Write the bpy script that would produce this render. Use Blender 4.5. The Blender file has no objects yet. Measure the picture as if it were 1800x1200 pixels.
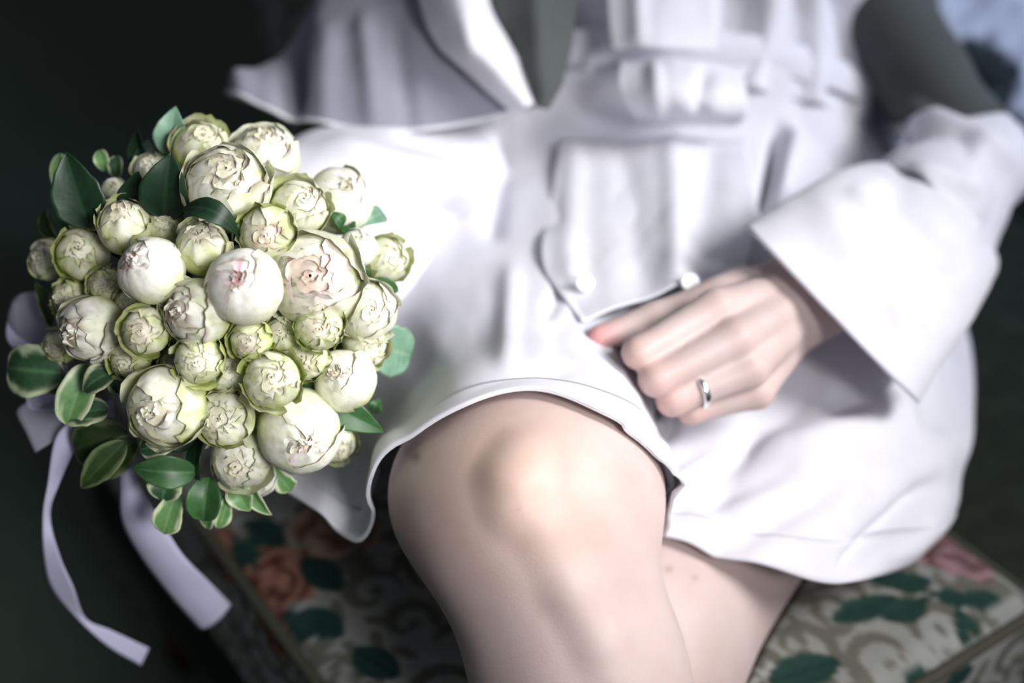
import bpy, bmesh, math, random
import numpy as np
from mathutils import Vector, Matrix

random.seed(7)
RNG = np.random.default_rng(7)
SC = bpy.context.scene
COL = SC.collection

# ------------------------------------------------------------------ camera, world, lights, exposure
FPX = 2500.0                                    # focal length in pixels of the 1800 px wide frame
PITCH = math.radians(35.0)
SEAT_Z = 0.43
CAM_Z = SEAT_Z + 0.643
cp, sp = math.cos(PITCH), math.sin(PITCH)

cam_d = bpy.data.cameras.new('camera')
cam_d.sensor_width = 36.0
cam_d.lens = 36.0 * FPX / 1800.0
cam_d.clip_start = 0.05
cam_d.dof.use_dof = True
cam_d.dof.focus_distance = 0.715
cam_d.dof.aperture_fstop = 2.5
cam_d.dof.aperture_blades = 9
cam = bpy.data.objects.new('camera', cam_d)
COL.objects.link(cam)
cam.location = (0, 0, CAM_Z)
cam.rotation_euler = (math.pi / 2 - PITCH, 0, 0)
SC.camera = cam

world = bpy.data.worlds.new('world')
SC.world = world
world.use_nodes = True
bgn = world.node_tree.nodes['Background']
bgn.inputs[0].default_value = (0.62, 0.66, 0.80, 1)
bgn.inputs[1].default_value = 0.15

def area_light(name, loc, target, size, size_y, power, color, spread=180):
    ld = bpy.data.lights.new(name, 'AREA')
    ld.shape = 'RECTANGLE'
    ld.size, ld.size_y = size, size_y
    ld.energy = power
    ld.color = color
    ld.spread = math.radians(spread)
    o = bpy.data.objects.new(name, ld)
    COL.objects.link(o)
    o.location = loc
    o.rotation_euler = (Vector(target) - Vector(loc)).to_track_quat('-Z', 'Y').to_euler()
    return o

# soft daylight from high on the right
area_light('window_daylight', (1.06, 0.40, 1.45), (-0.07, 0.69, 0.56), 0.5, 0.5, 1.27, (1.0, 0.985, 0.985), 45)
# weak fill lamp added in front of the sitter to brighten the bouquet
area_light('front_fill', (0.60, -0.40, 1.34), (-0.16, 0.63, 0.64), 0.5, 0.4, 0.66, (0.98, 0.98, 1.0), 31)
# blue sky light from a window behind, on the right
area_light('sky_window', (1.75, 1.05, 1.55), (0.42, 1.20, 0.62), 0.6, 0.6, 0.9, (0.72, 0.80, 1.0), 26)

SC.view_settings.view_transform = 'Standard'
SC.view_settings.look = 'None'
SC.view_settings.gamma = 1.0
SC.view_settings.use_curve_mapping = False
SC.view_settings.exposure = 0.6

# ------------------------------------------------------------------ helpers
def P(px, py, d):
    """point of the place seen at photo pixel (px,py) and at distance d along the lens axis"""
    x = (px - 900.0) / FPX * d
    v = (600.0 - py) / FPX * d
    return np.array([x, d * cp + v * sp, CAM_Z - d * sp + v * cp])

def PP(a):
    a = np.asarray(a, float)
    px, py, d = a[..., 0], a[..., 1], a[..., 2]
    x = (px - 900.0) / FPX * d
    v = (600.0 - py) / FPX * d
    return np.stack([x, d * cp + v * sp, CAM_Z - d * sp + v * cp], -1)

def project(V):
    q = V - np.array([0, 0, CAM_Z])
    d = q[..., 1] * cp - q[..., 2] * sp
    v = q[..., 1] * sp + q[..., 2] * cp
    return 900 + q[..., 0] / d * FPX, 600 - v / d * FPX, d

def on_plane(px, py, z):
    k = (CAM_Z - z) / (sp + (py - 600) / FPX * cp)
    return P(px, py, k)

RIGHT = np.array([1.0, 0, 0])
UPV = np.array([0, sp, cp])
FWD = np.array([0, cp, -sp])

def unit(v):
    v = np.asarray(v, float)
    return v / max(np.linalg.norm(v), 1e-9)

def smooth(a, b, x):
    t = np.clip((x - a) / (b - a), 0, 1)
    return t * t * (3 - 2 * t)

def _hash(ix, iy, iz):
    h = (ix * 374761393 + iy * 668265263 + iz * 2147483647 + 1013904223) & 0xFFFFFFFF
    h = ((h ^ (h >> 13)) * 1274126177) & 0xFFFFFFFF
    h = h ^ (h >> 16)
    return (h & 0xFFFF) / 65535.0

def noise3(x, y, z=0.0):
    x, y, z = np.broadcast_arrays(np.asarray(x, float), np.asarray(y, float), np.asarray(z, float))
    ix, iy, iz = np.floor(x).astype(np.int64), np.floor(y).astype(np.int64), np.floor(z).astype(np.int64)
    fx, fy, fz = x - ix, y - iy, z - iz
    fx, fy, fz = fx * fx * (3 - 2 * fx), fy * fy * (3 - 2 * fy), fz * fz * (3 - 2 * fz)
    r = 0
    for a in (0, 1):
        for b in (0, 1):
            for c in (0, 1):
                w = (fx if a else 1 - fx) * (fy if b else 1 - fy) * (fz if c else 1 - fz)
                r = r + w * _hash(ix + a, iy + b, iz + c)
    return r * 2 - 1

def fbm(x, y, z=0.0, o=3):
    s, a = 0, 1.0
    for k in range(o):
        s = s + a * noise3(x * 2 ** k + 17.3 * k, y * 2 ** k - 5.1 * k, np.asarray(z) * 2 ** k + 3.7 * k)
        a *= 0.5
    return s / 1.75

def make_mesh(name, V, F, colors=None, mat=None, smooth_shade=True):
    me = bpy.data.meshes.new(name)
    V = np.asarray(V, float).reshape(-1, 3)
    me.from_pydata(V.tolist(), [], F if isinstance(F, list) else F.tolist())
    if colors is not None:
        c = np.asarray(colors, float).reshape(-1, 3)
        c4 = np.concatenate([c, np.ones((len(c), 1))], 1).astype(np.float32)
        at = me.color_attributes.new('Col', 'FLOAT_COLOR', 'POINT')
        at.data.foreach_set('color', c4.ravel())
    if smooth_shade:
        me.polygons.foreach_set('use_smooth', [True] * len(me.polygons))
    if mat is not None:
        me.materials.append(mat)
    me.update()
    return me

def link(name, me, parent=None, loc=None):
    o = bpy.data.objects.new(name, me)
    COL.objects.link(o)
    if parent is not None:
        o.parent = parent
    if loc is not None:
        o.location = tuple(loc)
    return o

def grid_faces(nr, nc, cyc=False, off=0):
    i, j = np.meshgrid(np.arange(nr - 1), np.arange(nc if cyc else nc - 1), indexing='ij')
    j2 = (j + 1) % nc
    f = np.stack([i * nc + j, i * nc + j2, (i + 1) * nc + j2, (i + 1) * nc + j], -1).reshape(-1, 4)
    return f + off

def cr_resample(A, n, axis):
    """Catmull-Rom resampling of A along an axis to n samples"""
    A = np.moveaxis(np.asarray(A, float), axis, 0)
    m = len(A)
    ext = np.concatenate([[2 * A[0] - A[1]], A, [2 * A[-1] - A[-2]]], 0)
    t = np.linspace(0, m - 1, n)
    k = np.minimum(t.astype(int), m - 2)
    f = (t - k).reshape((-1,) + (1,) * (A.ndim - 1))
    p0, p1, p2, p3 = ext[k], ext[k + 1], ext[k + 2], ext[k + 3]
    r = 0.5 * ((2 * p1) + (-p0 + p2) * f + (2 * p0 - 5 * p1 + 4 * p2 - p3) * f ** 2 + (-p0 + 3 * p1 - 3 * p2 + p3) * f ** 3)
    return np.moveaxis(r, 0, axis)

def vnormals(G, cyc=False):
    du = np.gradient(G, axis=0)
    if cyc:
        dv = np.roll(G, -1, 1) - np.roll(G, 1, 1)
    else:
        dv = np.gradient(G, axis=1)
    n = np.cross(du, dv)
    return n / np.maximum(np.linalg.norm(n, axis=-1, keepdims=True), 1e-9)

def solidify(o, t, off=0.0):
    m = o.modifiers.new('thickness', 'SOLIDIFY')
    m.thickness = t
    m.offset = off
    return m

def tag(o, label=None, cat=None, group=None, kind=None):
    if label: o['label'] = label
    if cat: o['category'] = cat
    if group: o['group'] = group
    if kind: o['kind'] = kind
    return o

def empty(name, loc):
    o = bpy.data.objects.new(name, None)
    o.empty_display_size = 0.05
    COL.objects.link(o)
    o.location = tuple(loc)
    return o

# ------------------------------------------------------------------ materials
def nodes_of(name):
    m = bpy.data.materials.new(name)
    m.use_nodes = True
    nt = m.node_tree
    return m, nt, nt.nodes['Principled BSDF'], nt.nodes['Material Output']

def N(nt, typ, **kw):
    n = nt.nodes.new(typ)
    for k, v in kw.items():
        setattr(n, k, v)
    return n

def tex_noise(nt, scale, detail=3, coord='Object'):
    tc = N(nt, 'ShaderNodeTexCoord')
    nz = N(nt, 'ShaderNodeTexNoise')
    nz.inputs['Scale'].default_value = scale
    nz.inputs['Detail'].default_value = detail
    nt.links.new(tc.outputs[coord], nz.inputs['Vector'])
    return nz

def ramp(nt, src, c0, c1, p0=0.3, p1=0.7):
    r = N(nt, 'ShaderNodeValToRGB')
    r.color_ramp.elements[0].position, r.color_ramp.elements[1].position = p0, p1
    r.color_ramp.elements[0].color = (*c0, 1)
    r.color_ramp.elements[1].color = (*c1, 1)
    nt.links.new(src, r.inputs['Fac'])
    return r

def mul_attr(nt, attr_default, noise_ramp):
    """colour attribute times a noise ramp"""
    at = N(nt, 'ShaderNodeVertexColor', layer_name='Col')
    mx = N(nt, 'ShaderNodeMix', data_type='RGBA', blend_type='MULTIPLY')
    mx.inputs[0].default_value = 1.0
    nt.links.new(at.outputs['Color'], mx.inputs[6])
    nt.links.new(noise_ramp.outputs['Color'], mx.inputs[7])
    return mx.outputs[2]

def bump(nt, bsdf, src, strength, dist):
    b = N(nt, 'ShaderNodeBump')
    b.inputs['Strength'].default_value = strength
    b.inputs['Distance'].default_value = dist
    nt.links.new(src, b.inputs['Height'])
    nt.links.new(b.outputs['Normal'], bsdf.inputs['Normal'])

def translucent_mix(nt, bsdf, out, col_socket, fac):
    tr = N(nt, 'ShaderNodeBsdfTranslucent')
    if isinstance(col_socket, tuple):
        tr.inputs[0].default_value = (*col_socket, 1)
    else:
        nt.links.new(col_socket, tr.inputs[0])
    mx = N(nt, 'ShaderNodeMixShader')
    mx.inputs[0].default_value = fac
    nt.links.new(bsdf.outputs[0], mx.inputs[1])
    nt.links.new(tr.outputs[0], mx.inputs[2])
    nt.links.new(mx.outputs[0], out.inputs['Surface'])
    return mx

def mat_petal():
    m, nt, b, out = nodes_of('rose petal')
    nz = tex_noise(nt, 260, 4)
    r = ramp(nt, nz.outputs['Fac'], (0.86, 0.86, 0.80), (1.0, 1.0, 1.0), 0.35, 0.6)
    c = mul_attr(nt, None, r)
    nt.links.new(c, b.inputs['Base Color'])
    b.inputs['Roughness'].default_value = 0.55
    b.inputs['Specular IOR Level'].default_value = 0.3
    bump(nt, b, nz.outputs['Fac'], 0.25, 0.0006)
    translucent_mix(nt, b, out, c, 0.12)
    return m

def mat_leaf():
    m, nt, b, out = nodes_of('glossy leaf')
    nz = tex_noise(nt, 180, 4)
    r = ramp(nt, nz.outputs['Fac'], (0.72, 0.75, 0.70), (1.0, 1.0, 1.0), 0.3, 0.65)
    c = mul_attr(nt, None, r)
    nt.links.new(c, b.inputs['Base Color'])
    b.inputs['Roughness'].default_value = 0.42
    b.inputs['Specular IOR Level'].default_value = 0.4
    bump(nt, b, nz.outputs['Fac'], 0.25, 0.0006)
    translucent_mix(nt, b, out, c, 0.12)
    return m

def mat_cloth(name, col, sheer=0.0, transl=0.25, rough=0.8, weave=900):
    m, nt, b, out = nodes_of(name)
    nz = tex_noise(nt, 40, 3)
    r = ramp(nt, nz.outputs['Fac'], tuple(c * 0.94 for c in col), col, 0.3, 0.7)
    nt.links.new(r.outputs['Color'], b.inputs['Base Color'])
    b.inputs['Roughness'].default_value = rough
    b.inputs['Specular IOR Level'].default_value = 0.2
    b.inputs['Sheen Weight'].default_value = 0.1
    wv = tex_noise(nt, weave, 2)
    bump(nt, b, wv.outputs['Fac'], 0.15, 0.0004)
    mx = translucent_mix(nt, b, out, r.outputs['Color'], transl)
    if sheer > 0:
        tp = N(nt, 'ShaderNodeBsdfTransparent')
        m2 = N(nt, 'ShaderNodeMixShader')
        m2.inputs[0].default_value = sheer
        nt.links.new(mx.outputs[0], m2.inputs[1])
        nt.links.new(tp.outputs[0], m2.inputs[2])
        nt.links.new(m2.outputs[0], out.inputs['Surface'])
    return m

def mat_skin():
    m, nt, b, out = nodes_of('skin')
    nz = tex_noise(nt, 30, 5)
    r = ramp(nt, nz.outputs['Fac'], (0.90, 0.86, 0.84), (1.0, 1.0, 1.0), 0.3, 0.7)
    c = mul_attr(nt, None, r)
    nt.links.new(c, b.inputs['Base Color'])
    b.inputs['Roughness'].default_value = 0.5
    b.inputs['Specular IOR Level'].default_value = 0.35
    b.inputs['Subsurface Weight'].default_value = 0.25
    b.inputs['Subsurface Radius'].default_value = (0.010, 0.004, 0.002)
    b.inputs['Subsurface Scale'].default_value = 0.5
    pz = tex_noise(nt, 900, 2)
    bump(nt, b, pz.outputs['Fac'], 0.2, 0.0004)
    return m

def mat_attr(name, rough=0.8, weave=700, spec=0.2):
    m, nt, b, out = nodes_of(name)
    nz = tex_noise(nt, 60, 4)
    r = ramp(nt, nz.outputs['Fac'], (0.85, 0.85, 0.85), (1, 1, 1))
    c = mul_attr(nt, None, r)
    nt.links.new(c, b.inputs['Base Color'])
    b.inputs['Roughness'].default_value = rough
    b.inputs['Specular IOR Level'].default_value = spec
    wv = tex_noise(nt, weave, 2)
    bump(nt, b, wv.outputs['Fac'], 0.2, 0.0006)
    return m

def mat_plain(name, c0, c1, scale, rough=0.6, metal=0.0, spec=0.4):
    m, nt, b, out = nodes_of(name)
    nz = tex_noise(nt, scale, 4)
    r = ramp(nt, nz.outputs['Fac'], c0, c1)
    nt.links.new(r.outputs['Color'], b.inputs['Base Color'])
    b.inputs['Roughness'].default_value = rough
    b.inputs['Metallic'].default_value = metal
    b.inputs['Specular IOR Level'].default_value = spec
    return m

M_PETAL, M_LEAF, M_SKIN = mat_petal(), mat_leaf(), mat_skin()
M_SHIRT = mat_cloth('white cotton', (0.835, 0.825, 0.875), 0.0, 0.20)
M_SHEER = mat_cloth('sheer lilac voile', (0.40, 0.40, 0.47), 0.22, 0.22)
M_SHADED_CLOTH = mat_cloth('shaded grey cloth', (0.10, 0.11, 0.105), 0.15, 0.2)  # base colour darkened to carry the shade on upper sleeve and neckline
M_SATIN = mat_cloth('satin ribbon', (0.68, 0.66, 0.84), 0.06, 0.2, 0.35)
M_ORGANZA = mat_cloth('organza ribbon', (0.62, 0.61, 0.72), 0.5, 0.3, 0.5)
M_PRINT = mat_attr('floral upholstery')
M_WALL = mat_plain('dark plaster', (0.115, 0.140, 0.110), (0.13, 0.160, 0.125), 3, 0.95, 0, 0.1)
M_FLOOR = mat_plain('dark carpet', (0.060, 0.080, 0.062), (0.072, 0.094, 0.073), 30, 0.98, 0, 0.05)
M_STEM = mat_plain('green stem', (0.10, 0.18, 0.05), (0.16, 0.26, 0.08), 90, 0.6)
M_RING = mat_plain('polished silver', (0.88, 0.87, 0.84), (0.95, 0.94, 0.92), 50, 0.22, 1.0)
M_BUTTON = mat_plain('pearl button', (0.88, 0.87, 0.86), (0.95, 0.95, 0.95), 80, 0.25)
M_WOOD = mat_plain('dark turned wood', (0.03, 0.018, 0.010), (0.06, 0.035, 0.018), 25, 0.45)
M_VELVET = mat_plain('dark velvet', (0.018, 0.024, 0.018), (0.028, 0.036, 0.026), 40, 0.9, 0, 0.1)
M_HAIR = mat_plain('brown hair', (0.05, 0.03, 0.018), (0.10, 0.06, 0.035), 60, 0.5)

# ------------------------------------------------------------------ setting
def box_mesh(name, lo, hi, mat):
    lo, hi = np.array(lo, float), np.array(hi, float)
    V = [[(lo, hi)[i][0], (lo, hi)[j][1], (lo, hi)[k][2]] for i in (0, 1) for j in (0, 1) for k in (0, 1)]
    F = [[0, 1, 3, 2], [4, 6, 7, 5], [0, 4, 5, 1], [2, 3, 7, 6], [0, 2, 6, 4], [1, 5, 7, 3]]
    return make_mesh(name, V, F, None, mat, False)

tag(link('floor', box_mesh('floor', (-3.0, -2.6, -0.05), (3.2, 4.0, 0.0), M_FLOOR)), kind='structure')
tag(link('wall_back', box_mesh('wall_back', (-3.0, 3.9, 0.0), (3.2, 4.0, 2.8), M_WALL)), kind='structure')
tag(link('wall_left', box_mesh('wall_left', (-3.1, -2.6, 0.0), (-3.0, 4.0, 2.8), M_WALL)), kind='structure')

# ------------------------------------------------------------------ armchair with printed upholstery
fa, fb = on_plane(1720, 1120, SEAT_Z), on_plane(1800, 1080, SEAT_Z)
la, lb = on_plane(300, 880, SEAT_Z), on_plane(620, 1200, SEAT_Z)
ra, rb = on_plane(1640, 890, SEAT_Z), on_plane(1800, 990, SEAT_Z)
YAW = 0.60
E1 = np.array([math.cos(YAW), math.sin(YAW), 0])
E2 = np.array([-math.sin(YAW), math.cos(YAW), 0])
FRONT = (fa @ E2 + fb @ E2) / 2 + 0.004
LEFT = (la @ E1 + lb @ E1) / 2
RIGHTE = (ra @ E1 + rb @ E1) / 2
BACK = FRONT + 0.70
print('chair extents', FRONT, BACK, LEFT, RIGHTE)
CH0 = E1 * (LEFT + RIGHTE) / 2 + E2 * (FRONT + BACK) / 2

def to_local(w):
    q = w - CH0
    return np.array([q @ E1, q @ E2])

GREEN1, GREEN2 = np.array([0.012, 0.040, 0.030]), np.array([0.020, 0.060, 0.046])
CREAM, TAUPE = np.array([0.34, 0.345, 0.32]), np.array([0.105, 0.10, 0.072])

def print_colors(a, b, leaves, roses, stems, seed=0.0, cream=CREAM, taupe=TAUPE):
    """flat print of the fabric: damask scrolls, leaves on stems and roses; a, b in metres"""
    wx = a * 22 + 1.2 * fbm(a * 26 + seed, b * 26)
    wy = b * 22 + 1.2 * fbm(a * 26, b * 26 + 9 + seed)
    n = fbm(wx, wy, seed, 2)
    m = np.clip(smooth(0.05, 0.12, np.abs(np.sin(n * 7.0))) * smooth(-0.30, -0.1, noise3(a * 14 + seed, b * 14, 4.2)), 0, 1)
    m = 1 - m
    m = 0.25 * m * smooth(-0.45, -0.2, noise3(a * 7, b * 7 + seed, 1.2))
    rg = np.random.default_rng(int(seed * 10) + 5)
    lo_a, hi_a, lo_b, hi_b = a.min(), a.max(), b.min(), b.max()
    af, bf, mf = a.ravel(), b.ravel(), m.ravel().copy()
    for ga in np.arange(lo_a, hi_a, 0.046):
        for gb in np.arange(lo_b, hi_b, 0.046):
            ca_, cb_ = ga + rg.uniform(-.012, .012), gb + rg.uniform(-.012, .012)
            r0, t0, hand = rg.uniform(.019, .029), rg.uniform(0, 6.28), rg.choice([-1, 1])
            near = np.nonzero((np.abs(af - ca_) < .045) & (np.abs(bf - cb_) < .045))[0]
            if not len(near):
                continue
            for q in range(26):
                t = q / 25
                r_ = r0 * (1 - .80 * t)
                w_ = .0016 + .0042 * math.sin(math.pi * min(1, t * 1.25)) + (.003 if q == 25 else 0)
                th_ = t0 + hand * t * 6.6
                dd = np.hypot(af[near] - ca_ - r_ * math.cos(th_), bf[near] - cb_ - r_ * math.sin(th_)) / w_
                mf[near] = np.maximum(mf[near], 1 - smooth(.75, 1.05, dd))
            for q in range(3):                     # small leaf sprigs off the scroll
                th_ = t0 + rg.uniform(0, 6.28)
                u_ = (af[near] - ca_ - r0 * 1.15 * math.cos(th_)); v_ = (bf[near] - cb_ - r0 * 1.15 * math.sin(th_))
                p_ = u_ * math.cos(th_ + 1.2) + v_ * math.sin(th_ + 1.2); q_ = -u_ * math.sin(th_ + 1.2) + v_ * math.cos(th_ + 1.2)
                mf[near] = np.maximum(mf[near], 1 - smooth(.8, 1.1, np.hypot(p_ / .010, q_ / .0042)))
    m = mf.reshape(a.shape)
    col = cream + (taupe - cream) * m[..., None] * 0.85
    for (x0, y0, x1, y1, w) in stems:
        dx, dy = x1 - x0, y1 - y0
        t = np.clip(((a - x0) * dx + (b - y0) * dy) / (dx * dx + dy * dy), 0, 1)
        ds = np.hypot(a - x0 - t * dx, b - y0 - t * dy)
        k = 1 - smooth(w * 0.7, w, ds)
        col = col + (GREEN1 - col) * k[..., None]
    for (x, y, r, tone) in roses:
        dx, dy = a - x, b - y
        rr = np.hypot(dx, dy) / r
        th = np.arctan2(dy, dx)
        edge = 1 + 0.10 * np.sin(5 * th + x * 90) + 0.06 * np.sin(9 * th)
        k = 1 - smooth(0.92, 1.0, rr / edge)
        sw = 0.5 + 0.5 * np.sin(rr * 13 + 2.3 * np.sin(th * 2.5 + rr * 4) + th)
        c0, c1 = tone
        rc = np.asarray(c0) + (np.asarray(c1) - np.asarray(c0)) * sw[..., None]
        col = col + (rc - col) * k[..., None]
    for (x, y, L, w, ang) in leaves:
        ca, sa = math.cos(ang), math.sin(ang)
        u = ((a - x) * ca + (b - y) * sa) / (L / 2)
        v = (-(a - x) * sa + (b - y) * ca) / (w / 2)
        prof = np.maximum(1 - u * u, 0) ** 0.75
        k = (1 - smooth(0.85, 1.0, np.abs(v) / np.maximum(prof, 1e-3))) * (np.abs(u) < 1)
        vein = 1 - smooth(0.0, 0.16, np.abs(v))
        lc = GREEN1 + (GREEN2 - GREEN1) * (0.5 + 0.5 * np.clip(v, -1, 1))[..., None]
        lc = lc * (1 - 0.35 * vein[..., None])
        col = col + (lc - col) * k[..., None]
    return col

def seat_leaf(x0, y0, x1, y1, wpx):
    A, B = to_local(on_plane(x0, y0, SEAT_Z)), to_local(on_plane(x1, y1, SEAT_Z))
    d = B - A
    L = np.hypot(*d)
    return ((A[0] + B[0]) / 2, (A[1] + B[1]) / 2, L, wpx * 0.00036, math.atan2(d[1], d[0]))

def seat_rose(x, y, rpx, tone):
    A = to_local(on_plane(x, y, SEAT_Z))
    return (A[0], A[1], rpx * 0.00040, tone)

def seat_stem(x0, y0, x1, y1, w=0.0022):
    A, B = to_local(on_plane(x0, y0, SEAT_Z)), to_local(on_plane(x1, y1, SEAT_Z))
    return (A[0], A[1], B[0], B[1], w)

MAUVE = ((0.11, 0.05, 0.05), (0.36, 0.22, 0.24))
RUST = ((0.09, 0.025, 0.02), (0.34, 0.17, 0.12))
PEACH = ((0.16, 0.08, 0.055), (0.44, 0.30, 0.22))
seat_leaves = [seat_leaf(*q) for q in (
    (1462, 1082, 1578, 1038, 58), (1555, 1078, 1632, 1046, 62), (1530, 1010, 1600, 1000, 55), (1570, 1022, 1640, 1008, 55),
    (1690, 1046, 1768, 1040, 56), (1675, 1076, 1745, 1098, 52), (1655, 1046, 1692, 1030, 50), (1350, 1190, 1478, 1150, 80),
    (1610, 1192, 1690, 1180, 70), (1740, 1190, 1800, 1160, 60),
    (390, 930, 450, 985, 62), (430, 905, 500, 950, 66), (530, 970, 600, 1030, 70), (480, 1060, 535, 1110, 74), (530, 1060, 600, 1110, 70),
    (620, 1130, 700, 1180, 70), (360, 965, 410, 1010, 52))]
seat_roses = [seat_rose(1690, 945, 84, MAUVE), seat_rose(478, 1000, 78, RUST), seat_rose(590, 915, 80, PEACH), seat_rose(350, 950, 60, RUST),
              seat_rose(425, 1075, 62, RUST), seat_rose(880, 1000, 80, MAUVE)]
seat_stems = [seat_stem(*q) for q in ((1640, 1030, 1690, 1050), (1690, 1050, 1682, 1080), (1682, 1080, 1700, 1105), (1700, 1105, 1725, 1122),
                                      (1712, 1090, 1728, 1120), (1640, 1030, 1560, 1020), (1560, 1060, 1650, 1035))]

def profile_axis(half, rad, depth, n_flat, n_round, n_side):
    """positions across a cushion and the drop of each: side, rounded edge, flat top, rounded edge, side"""
    xs, zs = [], []
    for k in range(n_side):
        xs.append(half); zs.append(depth - (depth - rad) * k / n_side)
    for k in range(n_round):
        t = k / n_round * math.pi / 2
        xs.append(half - rad + rad * math.cos(t)); zs.append(rad - rad * math.sin(t))
    flat = np.linspace(half - rad, -(half - rad), n_flat)
    xs += list(flat); zs += [0] * n_flat
    for k in range(1, n_round + 1):
        t = (1 - k / n_round) * math.pi / 2
        xs.append(-(half - rad + rad * math.cos(t))); zs.append(rad - rad * math.sin(t))
    for k in range(1, n_side + 1):
        xs.append(-half); zs.append(rad + (depth - rad) * k / n_side)
    return np.array(xs), np.array(zs)

HW, HD = (RIGHTE - LEFT) / 2, (BACK - FRONT) / 2
chair = empty('chaise_longue', (CH0[0], CH0[1], 0))
chair.rotation_euler = (0, 0, YAW)
tag(chair, 'chaise with cream cushion printed with roses and green leaves, under the seated person', 'chaise')

xs, zx = profile_axis(HW, 0.022, 0.125, 250, 6, 45)
ys, zy = profile_axis(HD, 0.022, 0.125, 250, 6, 45)
GX, GY = np.meshgrid(xs, ys, indexing='ij')
ZD = np.minimum(np.hypot(*np.meshgrid(zx, zy, indexing='ij')), 0.125)
crown = 0.012 * (1 - (GX / HW) ** 2) * (1 - (GY / HD) ** 2)
sink = 0.0
Z = SEAT_Z - 0.006 + crown * 0.5 - ZD
cols = print_colors(GX + np.sign(GX) * zx[:, None], GY + np.sign(GY) * zy[None, :], seat_leaves, seat_roses, seat_stems)
F = grid_faces(len(xs), len(ys))
CUSHION = (np.stack([GX, GY, Z], -1), F[:, ::-1], cols)

def tube(path, r, seg=8, closed=False):
    path = np.asarray(path, float)
    n = len(path)
    T = (np.roll(path, -1, 0) - np.roll(path, 1, 0)) if closed else np.gradient(path, axis=0)
    T /= np.maximum(np.linalg.norm(T, axis=1, keepdims=True), 1e-9)
    up = np.array([0.13, 0.21, 1.0])
    V = []
    rr = np.broadcast_to(np.asarray(r, float), (n,))
    for k in range(n):
        s = unit(np.cross(T[k], up)); b = np.cross(s, T[k])
        for j in range(seg):
            a = 2 * math.pi * j / seg
            V.append(path[k] + rr[k] * (math.cos(a) * s + math.sin(a) * b))
    F = grid_faces(n, seg, True).tolist()
    if closed:
        F += [[(n - 1) * seg + j, (n - 1) * seg + (j + 1) % seg, (j + 1) % seg, j] for j in range(seg)]
    else:
        F += [list(range(seg))[::-1], [(n - 1) * seg + j for j in range(seg)]]
    return np.array(V), F

def rect_path(hx, hy, z, r=0.02, n=6):
    pts = []
    for (sx, sy, a0) in ((1, 1, 0), (-1, 1, 90), (-1, -1, 180), (1, -1, 270)):
        for k in range(n + 1):
            a = math.radians(a0 + 90 * k / n)
            pts.append((sx * (hx - r) + r * math.cos(a), sy * (hy - r) + r * math.sin(a), z))
    return np.array(pts)

V, F = tube(rect_path(HW - 0.001, HD - 0.001, SEAT_Z - 0.018), 0.0042, 8, True)
pc = np.tile(np.array([0.075, 0.075, 0.055]), (len(V), 1))
tag(link('piping', make_mesh('piping', V, F, pc, M_PRINT), chair), 'taupe corded piping along the cushion edge')

def pillow_block(cx, cy, z0, z1, hx, hy, rad, res, seed, axis_tilt=0.0, dark=1.0):
    """upholstered block standing on the chair frame, printed with the same fabric"""
    n = 20
    a, za = profile_axis(hx, rad, z1 - z0, 60 if hx > hy else 24, 8, 30)
    b, zb = profile_axis(hy, rad, z1 - z0, 60 if hy > hx else 24, 8, 30)
    A, B = np.meshgrid(a, b, indexing='ij')
    D = np.minimum(np.hypot(*np.meshgrid(za, zb, indexing='ij')), z1 - z0)
    z = z1 - D
    lv = [(RNG.uniform(-.4, .4), RNG.uniform(-.4, .4), RNG.uniform(.035, .05), .02, RNG.uniform(0, 6)) for _ in range(26)]
    rs = [(RNG.uniform(-.4, .4), RNG.uniform(-.4, .4), RNG.uniform(.025, .035), MAUVE if RNG.random() < .5 else RUST) for _ in range(10)]
    s1 = A + np.where(np.abs(A) > hx - rad * .5, np.sign(A) * D, 0)
    s2 = B + np.where(np.abs(B) > hy - rad * .5, np.sign(B) * D, 0)
    cl = print_colors(s1, s2, lv, rs, [], seed)
    y = B + axis_tilt * (z - z0)
    return np.stack([A + cx, y + cy, z], -1), grid_faces(len(a), len(b))[:, ::-1], cl

V, F, c = pillow_block(0.36, HD + 0.075, 0.30, 0.80, 0.26, 0.055, 0.045, 20, 3.0, 0.22)
link('backrest', make_mesh('backrest', V, F, c, M_PRINT), chair)
DX = 0.21                                       # the dark velvet seat runs on to the right past the cushion
xd, zd = profile_axis(HW + DX - 0.008, 0.02, 0.20, 40, 5, 6)
yd, ze = profile_axis(HD - 0.008, 0.02, 0.20, 40, 5, 6)
DGX, DGY = np.meshgrid(xd, yd, indexing='ij')
DZ = np.minimum(np.hypot(*np.meshgrid(zd, ze, indexing='ij')), 0.20)
dtop = np.where(DGX + DX > HW - 0.02, 0.400, 0.312)
V = np.stack([DGX + DX, DGY, np.maximum(dtop - DZ, 0.18)], -1)
link('seat_frame', make_mesh('seat_frame', V, grid_faces(len(xd), len(yd))[:, ::-1], None, M_VELVET), chair)
for sx in (-1, 1):
    for sy in (-1, 1):
        z = np.array([0.0, 0.015, 0.03, 0.08, 0.12, 0.15, 0.17, 0.20])
        r = np.array([0.014, 0.018, 0.013, 0.017, 0.024, 0.017, 0.024, 0.026])
        V, F = tube(np.stack([np.full(8, DX + sx * (HW + DX - 0.05)), np.full(8, sy * (HD - 0.05)), z], -1), r, 12)
        link('leg', make_mesh('leg', V, F, None, M_WOOD), chair)

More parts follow.
